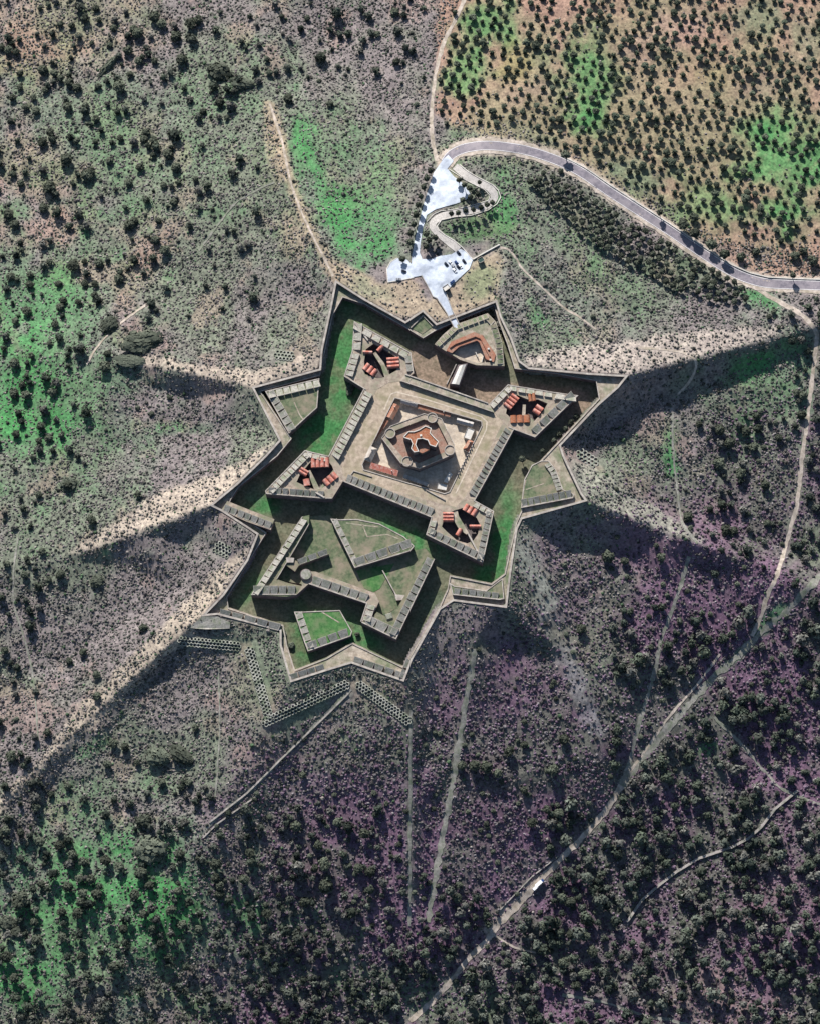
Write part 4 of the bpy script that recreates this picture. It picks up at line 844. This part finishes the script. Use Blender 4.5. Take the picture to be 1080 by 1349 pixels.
def trunk_mesh(name, seed):
    g = random.Random(seed); m = MB()
    def tube(p, q, r0, r1):
        d = Vector(q) - Vector(p); u = d.orthogonal().normalized(); v = d.normalized().cross(u); vs = []
        for c, r in ((p, r0), (q, r1)):
            for k in range(6): a = k*math.pi/3; vs.append(Vector(c) + (u*math.cos(a) + v*math.sin(a))*r)
        m.add(vs, [(k, (k+1) % 6, 6+(k+1) % 6, 6+k) for k in range(6)] + [tuple(range(6, 12))])
    tube((0, 0, -.5), (.03, .02, .62), .13, .09)
    for k in range(4):
        a = k*1.57 + g.random(); tube((.03, .02, .55), (.45*math.cos(a), .45*math.sin(a), 1.1 + .2*g.random()), .07, .03)
    me = bpy.data.meshes.new(name); me.from_pydata([Vector(v) for v in m.v], [], m.f); me.materials.append(M['bark']); return me
def set_mat(me, m): me.materials.append(m); return me
CR_OL = [set_mat(crown_mesh('olive_crown', 100 + k, 230, .82, 5), M['leaf']) for k in range(5)]
CR_OK = [set_mat(crown_mesh('oak_crown', 200 + k, 270, .80, 6), M['oak']) for k in range(6)]
CR_BU = [set_mat(crown_mesh('bush_foliage', 300 + k, 240, .62, 7), M['bush']) for k in range(5)]
TRK = [trunk_mesh('trunk', k) for k in range(3)]
def plant_tree(name, x, y, r, hgt, crowns, label, group, h=None, cat='tree'):
    """r in pixels; the crown's middle is at hgt metres"""
    z = float(HT(x, y)) if h is None else h; p = W(x, y, z); R = r*S*1.0
    t = thing(name, label, cat, tuple(p), group, random.uniform(0, 6.28))
    c = bpy.data.objects.new('crown', random.choice(crowns)); COL.objects.link(c); c.parent = t
    c.location = (0, 0, hgt); c.scale = (R*random.uniform(.9, 1.1), R*random.uniform(.9, 1.1), R*random.uniform(.85, 1.1) if hgt < R*1.5 else hgt*.72)
    k = bpy.data.objects.new('trunk', random.choice(TRK)); COL.objects.link(k); k.parent = t; k.scale = (R*.8, R*.8, hgt*.95)
    return t
def stuff_blobs(name, x, y, r, asp, lift, color, tmpl, label=None, spread=.22, h=None):
    """many small leafy mounds as ONE mesh; r in pixels"""
    T, TF = tmpl; n = len(x); K = len(T); z = HT(x, y) if h is None else h; P = W(x, y, z); R = r*S
    a = RNG.uniform(0, 6.28, n); ca = np.cos(a)[:, None]; sa = np.sin(a)[:, None]
    vx = T[:, 0]*ca - T[:, 1]*sa; vy = T[:, 0]*sa + T[:, 1]*ca; vz = np.broadcast_to(T[:, 2], vx.shape)
    j = 1 + RNG.uniform(-spread, spread, (n, K)); e = RNG.uniform(.8, 1.25, (n, 1))
    V = np.stack([vx*j*R[:, None]*e + P[:, 0:1], vy*j*R[:, None]/e + P[:, 1:2], vz*j*(R*asp)[:, None] + P[:, 2:3] + (R*lift)[:, None]], -1)
    F = (TF[None] + (np.arange(n)*K)[:, None, None]).reshape(-1, 3)
    Cc = np.repeat(color[:, None, :], K, 1) * RNG.uniform(.75, 1.3, (n, K, 1))
    o = link(name, big_mesh(name, V.reshape(-1, 3), F, Cc.reshape(-1, 3)), M['scrub']); return tag(o, label, None, None, 'stuff')
def leafy_stuff(name, x, y, r, hgt, asp, color, leaves=26):
    """trees too many to be individuals, as ONE mesh: lumpy core mounds with loose leaf faces"""
    n = len(x); P = W(x, y, HT(x, y)); R = r*S; K = len(IC1)
    Vc = IC1[None] * (R[:, None]*.80)[..., None] * (1 + RNG.uniform(-.28, .28, (n, K, 1))); Vc[..., 2] *= asp
    d = RNG.normal(size=(n, leaves, 3)); d[..., 2] = np.abs(d[..., 2])*.9 + .1*d[..., 2]; d /= np.linalg.norm(d, axis=-1, keepdims=True)
    lob = 1 + .16*np.sin(3*np.arctan2(d[..., 1], d[..., 0]) + RNG.uniform(0, 6.28, (n, 1)))
    c = d * (R[:, None]*RNG.uniform(.74, 1.08, (n, leaves))*lob)[..., None]; c[..., 2] *= asp
    u = np.cross(d, RNG.normal(size=d.shape)); u /= np.linalg.norm(u, axis=-1, keepdims=True) + 1e-9; v = np.cross(d, u) + d*RNG.uniform(-.8, .8, d.shape[:2] + (1,))
    s = (R[:, None]*RNG.uniform(.16, .30, (n, leaves)))[..., None]
    Q = np.stack([c - u*s - v*s*.6, c + u*s - v*s*.5, c + v*s*1.1], 2).reshape(n, -1, 3)
    A = np.concatenate([Vc, Q], 1) + P[:, None] + np.stack([0*R, 0*R, np.broadcast_to(hgt, n)], -1)[:, None]
    T = np.concatenate([IF1, K + np.arange(leaves*3).reshape(-1, 3)]); tot = K + leaves*3
    F = (T[None] + (np.arange(n)*tot)[:, None, None]).reshape(-1, 3)
    Cc = np.concatenate([np.repeat(color[:, None]*.9, K, 1), np.repeat(np.repeat(color[:, None], leaves, 1) * RNG.uniform(.6, 1.5, (n, leaves, 1)), 3, 1)], 1)
    return tag(link(name, big_mesh(name, A.reshape(-1, 3), F, Cc.reshape(-1, 3)), M["scrub"]), None, None, None, 'stuff')
def poisson(n, fn, x0=-45, x1=1125, y0=-45, y1=1430, mind=0.0):
    x = RNG.uniform(x0, x1, n); y = RNG.uniform(y0, y1, n); k = (RNG.random(n) < fn(x, y)) & ~blocked(x, y); return x[k], y[k]
def thin(x, y, r, f=1.0):
    """drop plants that stand inside one another"""
    keepi = []; cell = {}
    for i in np.argsort(-r):
        c = (int(x[i] // 14), int(y[i] // 14)); ok = True
        for a in (-1, 0, 1):
            for b in (-1, 0, 1):
                for j in cell.get((c[0]+a, c[1]+b), ()):
                    if (x[i]-x[j])**2 + (y[i]-y[j])**2 < (f*(r[i]+r[j]))**2: ok = False; break
        if ok: keepi.append(i); cell.setdefault(c, []).append(i)
    return np.array(keepi)
# --- orchard of olive trees beyond the road
ORCH = [(577,60),(600,12),(616,-45),(1125,-45),(1125,330),(1050,325),(985,320),(930,305),(905,285),(850,255),(800,225),(755,200),(700,175),(650,165),(610,160),(577,165)]
ox, oy = [], []
for i in range(-60, 90):
    for j in range(-60, 90):
        x = 840 + 12.6*i - 4.2*j + random.gauss(0, 1.4); y = 150 + 3.4*i + 12.0*j + random.gauss(0, 1.4)
        if random.random() > .07: ox.append(x); oy.append(y)
ox = np.array(ox); oy = np.array(oy); k = inside(ox, oy, ORCH) & ~blocked(ox, oy); ox, oy = ox[k], oy[k]
orr = np.clip(RNG.normal(4.2, 1.3, len(ox)), 2.0, 7.4); inv = (ox > 0) & (ox < 1080) & (oy > 0)
order = np.argsort(-(orr * inv)); olab = ('small round dark olive tree in the orchard beyond the road', 'olive trees in the orchard beyond the road')
NOL = 290
for i in order[:NOL]: plant_tree('olive_tree', ox[i], oy[i], orr[i], orr[i]*S*.75, CR_OL, 'large round dark olive tree in the orchard beyond the road', olab[1])
r_ = order[NOL:]
def mixc(n, cols, wts):
    c = np.array(cols)[RNG.choice(len(cols), n, p=np.array(wts)/sum(wts))]; return c * RNG.uniform(.7, 1.35, (n, 1))
DK = [(0.030,0.042,0.028),(0.045,0.055,0.038),(0.055,0.06,0.045)]
leafy_stuff('olive_grove', ox[r_], oy[r_], orr[r_], orr[r_]*S*.7, .85, mixc(len(r_), DK, (3,2,1)), leaves=60)
# --- rows of young pines between the road and the glacis
PINE = [(690,243),(705,228),(740,232),(790,262),(850,298),(900,328),(945,352),(975,375),(995,398),(960,402),(905,385),(850,370),(800,335),(765,310),(735,285)]
xs, ys = [], []
for i in range(-40, 60):
    for j in range(-40, 60):
        xs.append(830 + 9.6*i - 5.5*j + random.gauss(0, 1.0)); ys.append(320 + 5.6*i + 9.2*j + random.gauss(0, 1.0))
xs = np.array(xs); ys = np.array(ys); k = inside(xs, ys, PINE) & ~blocked(xs, ys) & (RNG.random(len(xs)) < .93); xs, ys = xs[k], ys[k]
for x, y in zip(xs, ys):
    r = random.uniform(4.2, 5.5); plant_tree('young_pine', x, y, r, r*S*1.25, CR_OK, 'young dark tree in the planted rows below the road', 'young trees in the planted rows below the road')
# --- oaks: those seen singly, and scattered ones
BIG = [(57,94,9),(64,7,5),(80,33,6),(169,68,8),(158,116,11),(113,140,6),(127,158,7),(90,143,9),(57,189,8),(67,176,7),(101,187,6),(159,183,6),(190,185,7),(203,186,7),(145,213,7),(185,222,8),(115,233,10),(170,242,7),(66,248,11),(28,243,7),(17,230,6),(88,212,11),
 (3,63,6),(12,67,8),(22,70,7),(72,98,7),(80,105,7),(92,110,8),(102,117,8),(176,40,8),(182,45,9),(204,24,10),(214,33,9),(232,50,9),(240,80,10),(252,33,10),(262,28,8),(183,82,7),(204,81,6),(172,99,6),(130,115,6),(95,35,6),(127,12,6),(131,27,5),(150,38,6),(145,60,5),(122,57,4),(27,98,6),(27,116,6),(17,130,6),(45,129,6),(60,120,6),(34,142,6),(48,148,7),(120,228,9),(193,175,7),(222,205,9),(232,222,8),(216,245,6),(258,237,6),
 (12,284,9),(20,297,8),(58,275,8),(92,299,7),(98,351,10),(15,366,8),(40,376,7),(36,411,8),(80,406,7),(84,397,7),(21,424,7),(112,374,6),(126,375,6),(131,348,8),(157,369,8),(178,292,7),(172,297,9),(206,318,8),(218,331,9),(209,292,6),(229,268,7),(112,345,5),(66,346,6),(40,363,6),(78,375,6),(104,399,6),(125,390,6),(73,428,7),(66,453,5),(42,470,6),(20,480,9),(19,520,8),(35,522,8),(70,518,8),(30,508,6),(142,467,6),(138,485,10),(90,641,8),(52,653,6),(65,578,7),(82,574,6),(52,582,6),(22,573,7),(182,652,6),(121,686,8),(80,758,8),(65,765,6),(36,736,5),(56,727,6),(10,744,6),(33,758,6),(110,860,7),(92,872,6),(128,890,7),(128,918,7),(7,858,7),(189,828,7),(63,966,7),(16,998,10),(258,960,6),(181,1005,5),(214,1032,8),(250,1032,6),(165,985,7),(150,980,8),(90,1037,6),(142,1008,7),
 (8,1096,9),(28,1098,7),(53,1110,9),(48,1065,8),(79,1115,8),(97,1128,9),(111,1137,9),(140,1135,9),(158,1144,9),(186,1152,10),(198,1168,8),(121,1160,8),(105,1158,7),(90,1170,9),(110,1178,8),(128,1180,9),(108,1190,8),(103,1205,9),(82,1203,8),(28,1188,14),(55,1166,6),(46,1216,7),(190,1206,8),(226,1200,8),(241,1220,8),(262,1225,7),(178,1180,9),(163,1225,8),(83,1236,8),(108,1260,7),(50,1240,9),(10,1262,10),(20,1290,8),(150,1275,9),(237,1127,8),(262,1132,5),(285,1158,8),(285,1140,9),(290,1180,8),(236,1175,7),
 (520,17,8),(522,83,7),(497,46,6),(380,132,9),(435,138,6),(355,97,6),(405,25,5),(444,20,6),(290,137,8),(305,140,7),(268,148,6),(299,156,5),(740,212,8),(893,304,10),(904,318,8),(926,326,10),(945,336,9),(962,345,8),(975,340,8),(995,333,7),(1047,338,8),(1058,332,7),(1070,345,9),(1050,372,4),(738,226,5),(1063,417,6),(1080,415,6),(1025,432,4),(1018,412,5),(1012,418,5),
 (1048,518,6),(1057,522,7),(1055,548,8),(947,568,9),(960,585,9),(946,612,10),(981,570,9),(992,590,8),(975,625,9),(1007,640,8),(1025,578,7),(955,700,9),(905,683,9),(966,700,7),(920,560,6),(800,735,10),(765,830,9),(822,740,7),(870,735,7),(1010,690,6),
 (399,1022,6),(390,1090,9),(445,1085,8),(480,1100,9),(420,1115,8),(428,1140,11),(415,1145,7),(330,1125,8),(472,1145,8),(322,1160,9),(290,1168,8),(402,1190,9),(352,1205,8),(430,1170,12),(487,1150,8),(640,1012,11),(625,1010,10),(608,1010,8),(655,1020,8),(670,991,9),(690,982,6),(728,1016,9),(742,975,9),(690,1042,6),(700,1085,8),(720,1068,7),(735,1073,8),(605,1167,6),(602,1185,8),(735,1166,8),(740,1185,9),(750,1190,9),(756,1173,6),(715,1222,9),(732,1217,9),(725,1235,8),(752,1232,8),(770,1235,9),(775,1215,8),(780,1255,9),(742,1270,10),(770,1285,10),(758,1300,9)]
BIG = [b for b in BIG if not blocked(b[0], b[1])]
def zone(x, y):
    if y < 520 and x < 570: return 'upper left slope'
    if x < 330 and y < 1050: return 'left slope'
    if x < 330: return 'lower left meadow'
    if y < 520: return 'roadside by the orchard'
    if x > 780 and y < 820: return 'right-hand slope'
    if y < 1190: return 'lower scrub slope'
    return 'bottom woodland'
nb = 0
for x, y, r in BIG:
    z_ = zone(x, y); s_ = 'large' if r >= 8 else 'smaller'; hg = r*S*(.62 if y < 1050 else .8)
    plant_tree('oak_tree', x, y, r*.92, hg, CR_OK, f'{s_} round dark evergreen oak on the {z_}', f'{s_} oaks on the {z_}'); nb += 1
for x, y, r in [(899,298,9.5),(914,310,7.5),(936,325,9),(953,338,7.5),(744,207,7.5),(868,283,4.5),(1043,366,5)]:
    plant_tree('roadside_tree', x, y, r, 6.5, CR_OK, 'tall dark roadside tree casting its shadow across the asphalt road', 'roadside trees along the outer edge of the asphalt road')
def oakd(x, y):
    d = np.where((x < 340) & (y < 430), .0015, 0.0)
    d = np.where((x < 120) & (y >= 430) & (y < 620), .001, d)
    d = np.where((x < 60) & (y >= 620) & (y < 1050), .0015, d)
    d = np.where((x >= 260) & (x < 560) & (y < 110), .0015, d)
    d = np.where(y > 1185 + 50*np.sin(x/90) - .05*x, .0060, d)
    d = np.where((y > 1030) & (x < 320), .0026, d)
    d = np.where((y > 1300) & (x < 320), .005, d)
    d = np.where((x > 800) & (y > 800), .0040, d); d = np.where((x > 720) & (y > 1060), .0058, d)
    d = np.where((x > 1040) & (y > 400) & (y < 800), .006, d); d = np.where((x > 930) & (y > 540) & (y < 760), .004, d)
    d = np.where((x > 320) & (x < 540) & (y > 1060) & (y < 1200), .0035, d); d = np.where((x > 900) & (y > 1270), .0035, d)
    return d / .0125
sx, sy = poisson(int(1170*1475*.0125), oakd); k = ~samp(NOTREE, sx, sy); sx, sy = sx[k], sy[k]; sr = np.clip(RNG.normal(4.4, 1.6, len(sx)) * np.where((sx > 560) & (sy > 780), 1.25, 1.0), 2.0, 10)
bx = np.array([b[0] for b in BIG]); by = np.array([b[1] for b in BIG]); bR = np.array([b[2] for b in BIG])
ax_ = np.concatenate([bx, sx]); ay_ = np.concatenate([by, sy]); ar_ = np.concatenate([bR + 20, sr])
ki = thin(ax_, ay_, np.concatenate([bR, sr]) + np.concatenate([np.full(len(bx), 50.0), np.zeros(len(sx))]) * 0, .62); ki = ki[ki >= len(bx)] - len(bx)
sx, sy, sr = sx[ki], sy[ki], sr[ki]
tall = np.where(sy > 1150, 1.25, .8)
o = leafy_stuff('oak_woodland', sx, sy, sr, sr*S*tall, .9, mixc(len(sx), [(0.045,0.055,0.04),(0.06,0.068,0.055),(0.085,0.085,0.075),(0.03,0.038,0.03)], (3,3,2,2)) * np.where((sx > 480) & (sy > 700), 1.25, 1.0)[:, None], leaves=64)
# --- big single bushes
def bush(x, y, rx, ry, deg, label, hgt=.5, m=None, h=None, group=None):
    z = float(HT(x, y)) if h is None else h; o = bpy.data.objects.new('bush', random.choice(CR_BU)); COL.objects.link(o); o.location = W(x, y, z + .2*min(rx, ry)*S)
    o.rotation_euler = (0, 0, -math.radians(deg)); o.scale = (rx*S, ry*S, max(min(rx, ry)*S*hgt*2, .6))
    return tag(o, label, 'bush', group)
for a in [(188,451,29,16,-8,'very large oval grey-green bush above the pale left ridge',.35),(145,428,14,11,-35,'olive-green rounded bush up left of the largest oval bush',.4),(143,87,24,5,-48,'long bright green hedge slanting across the upper left orchard',.9),
          (290,95,20,12,20,'dark green bush mass left of the ridge path top',.6),(320,110,18,10,15,'dark green bush mass at the top of the ridge path',.6),(200,1121,22,18,10,'largest brownish dome-shaped bush on the lower left meadow',.5),
          (190,1082,11,9,0,'rounded bush just above the largest brownish dome bush',.7),(208,997,17,14,20,'left of two large mottled bushes below the pale lower left ridge',.5),(240,995,19,11,40,'right of two large mottled bushes below the pale lower left ridge',.5),
          (91,638,13,10,0,'flat oval bush alone on the left heath',.4),(10,1215,13,9,0,'wide low bush at the left edge of the lower meadow',.4),(24,1228,12,7,-10,'low greenish bush below the wide bush at the left edge',.4),
          (128,766,10,8,0,'yellowish low bush on the left heath',.4),(172,296,11,7,-30,'grey oval bush on the upper left slope',.6),(172,475,22,9,5,'low mat of brown scrub beside the very large oval bush',.15)]: bush(a[0], a[1], a[2]*1.12, a[3]*1.15, *a[4:])
# --- trees on the ditch floor
for x, y, r in [(758,551,4.5),(751,559,4.5),(744,567,4),(736,575,4.2),(729,583,4),(714,597,4),(687,607,5)]:
    plant_tree('ditch_tree', x, y, r, 5.5, CR_OK, 'small round tree standing in the shaded right-hand ditch', 'small trees in the shaded right-hand ditch', floor_h(y))
bush(461,512,6,12,10,'dark bush against the flank wall in the bright green ditch',.6,h=FLOOR); bush(383,851,5,7,60,'dark bush on the lower hornwork ditch grass',.6,h=-13.5); bush(471,836,4,4,0,'small dark bush in the ditch by the right half bastion',.8,h=-13.5)
# --- trees by the car park
for k, (x, y, r, h_) in enumerate([(567,228,4.5,6),(562,238,5,7),(558,250,5,7),(554,262,4.5,7),(551,274,5,8),(548,287,5,8),(545,299,5,7),(541,311,5,7),(540,322,5,6),(548,345,0,0),(561,312,5,7),(565,320,4.5,7),(561,328,4.5,6),(573,316,4.5,6),(604,240,4.5,5),(611,247,4.5,6),(618,251,5,6),(624,255,5,6),(629,259,4.5,6),(619,262,4.5,5),(609,266,4.5,5),(631,243,3.5,5),
        (594,285,4,7),(603,284,4,7),(613,282,4,8),(623,280,4,7),(633,277,4,7),(641,273,4,6),(648,270,4,6),(530,343,5,4)]):
    if r: plant_tree('tall_tree', x, y, r, h_, CR_OK, ('slender dark tree in the row along the left edge of the car park' if x < 560 and x != 530 else 'solitary dark tree on the left apron of the car park' if x == 530 else 'dark tree on the island inside the car park loop' if y < 268 else 'dark tree beside the car park loop road'),
                         ('trees along the left edge of the car park' if x < 560 and x != 530 else None if x == 530 else 'trees inside the car park loop' if y < 268 else 'trees beside the car park loop road'))
# --- scrub, thousands of low shrubs and tufts
meadow = np.clip((C[..., 1] - C[..., 0]) * 9, 0, 1); bright = np.clip((C.mean(-1) - .22) * 9, 0, 1)
orch = blur(inside(GX, GY, ORCH).astype(float), 3); brz = br[..., 0]
gate = blur(inside(GX, GY, [(442,369),(534,423),(654,395),(662,340),(640,300),(600,330),(545,330),(505,345),(470,350)]).astype(float), 3)
DENS = np.clip(1.0 - .62*meadow - .78*bright, .12, 1) * (1 - .94*orch) * (1 - .85*gate) * np.clip(.35 + 1.3*fbm(GX, GY, 30, 3, 91), .2, 1.2)
FLAT = segdist(GX, GY, [(690,715),(740,850),(785,975)]) < 16
DENS = np.where(FLAT, DENS*.35, DENS) * (1 - .5*brz)
for pl in ([(826,496),(1040,442),(1000,470),(930,505),(860,540),(780,560),(745,580)],[(688,690),(772,662),(935,742),(900,752),(800,738),(715,728)],[(80,747),(280,672),(330,700),(200,748)],[(152,476),(335,514),(350,560),(260,530)],[(600,798),(660,803),(680,850),(690,960),(650,900)],[(545,870),(590,800),(615,860),(570,960)]):
    DENS = DENS * (1 - .6*blur(inside(GX, GY, pl).astype(float), 3))
x, y = poisson(300000, lambda a, b: samp(DENS, a, b)); zb = samp(brz, x, y)
r = np.clip(RNG.gamma(3, .26, len(x)) * (1 + .6*zb) + .3, .5, 4.4)
ki = thin(x, y, r, .62); x, y, r, zb = x[ki], y[ki], r[ki], zb[ki]
cl = mixc(len(x), [(0.055,0.060,0.050),(0.085,0.085,0.075),(0.125,0.11,0.108),(0.19,0.17,0.155),(0.06,0.10,0.055)], (3.5,4.5,4,2.2,.7)); pz = mixc(len(x), [(0.105,0.07,0.10),(0.145,0.105,0.14),(0.085,0.08,0.08),(0.16,0.145,0.15)], (3,2,3,1.5))
pick = (RNG.random(len(x)) < zb*.92)[:, None]; cl = np.where(pick, pz, cl)
big = np.argsort(-(r * ((x > 4) & (x < 1076) & (y > 4) & (y < 1345))))[:280]; isb = np.zeros(len(x), bool); isb[big] = True
for i in big:
    z_ = zone(x[i], y[i]); bush(x[i], y[i], r[i]*1.05, r[i]*.95, RNG.uniform(0, 180), f'low rounded shrub on the {z_}', .75, group=f'shrubs on the {z_}')
sm = ~isb & (r < 1.9); md = ~isb & (r >= 1.9); T0 = ico(1) if False else None
bm = bmesh.new(); bmesh.ops.create_icosphere(bm, subdivisions=1, radius=1); bm.free()
T12 = np.array([[0,0,1]] + [[math.cos(a)*.95, math.sin(a)*.95, .25] for a in np.arange(5)*1.2566] + [[math.cos(a+.63)*1.05, math.sin(a+.63)*1.05, -.35] for a in np.arange(5)*1.2566])
F12 = np.array([[0, 1+k, 1+(k+1) % 5] for k in range(5)] + [[1+k, 6+k, 1+(k+1) % 5] for k in range(5)] + [[1+(k+1) % 5, 6+k, 6+(k+1) % 5] for k in range(5)])
stuff_blobs('low_scrub', x[sm], y[sm], r[sm], RNG.uniform(.45, .85, sm.sum()), .25, cl[sm], (T12, F12), spread=.3)
leafy_stuff('scrub', x[md], y[md], r[md], r[md]*S*.2, .72, cl[md], leaves=22)
print('COUNTS olives', len(ox), 'pines', len(xs), 'big oaks', nb, 'oak stuff', len(sx), 'scrub', len(x), 'medium', md.sum())
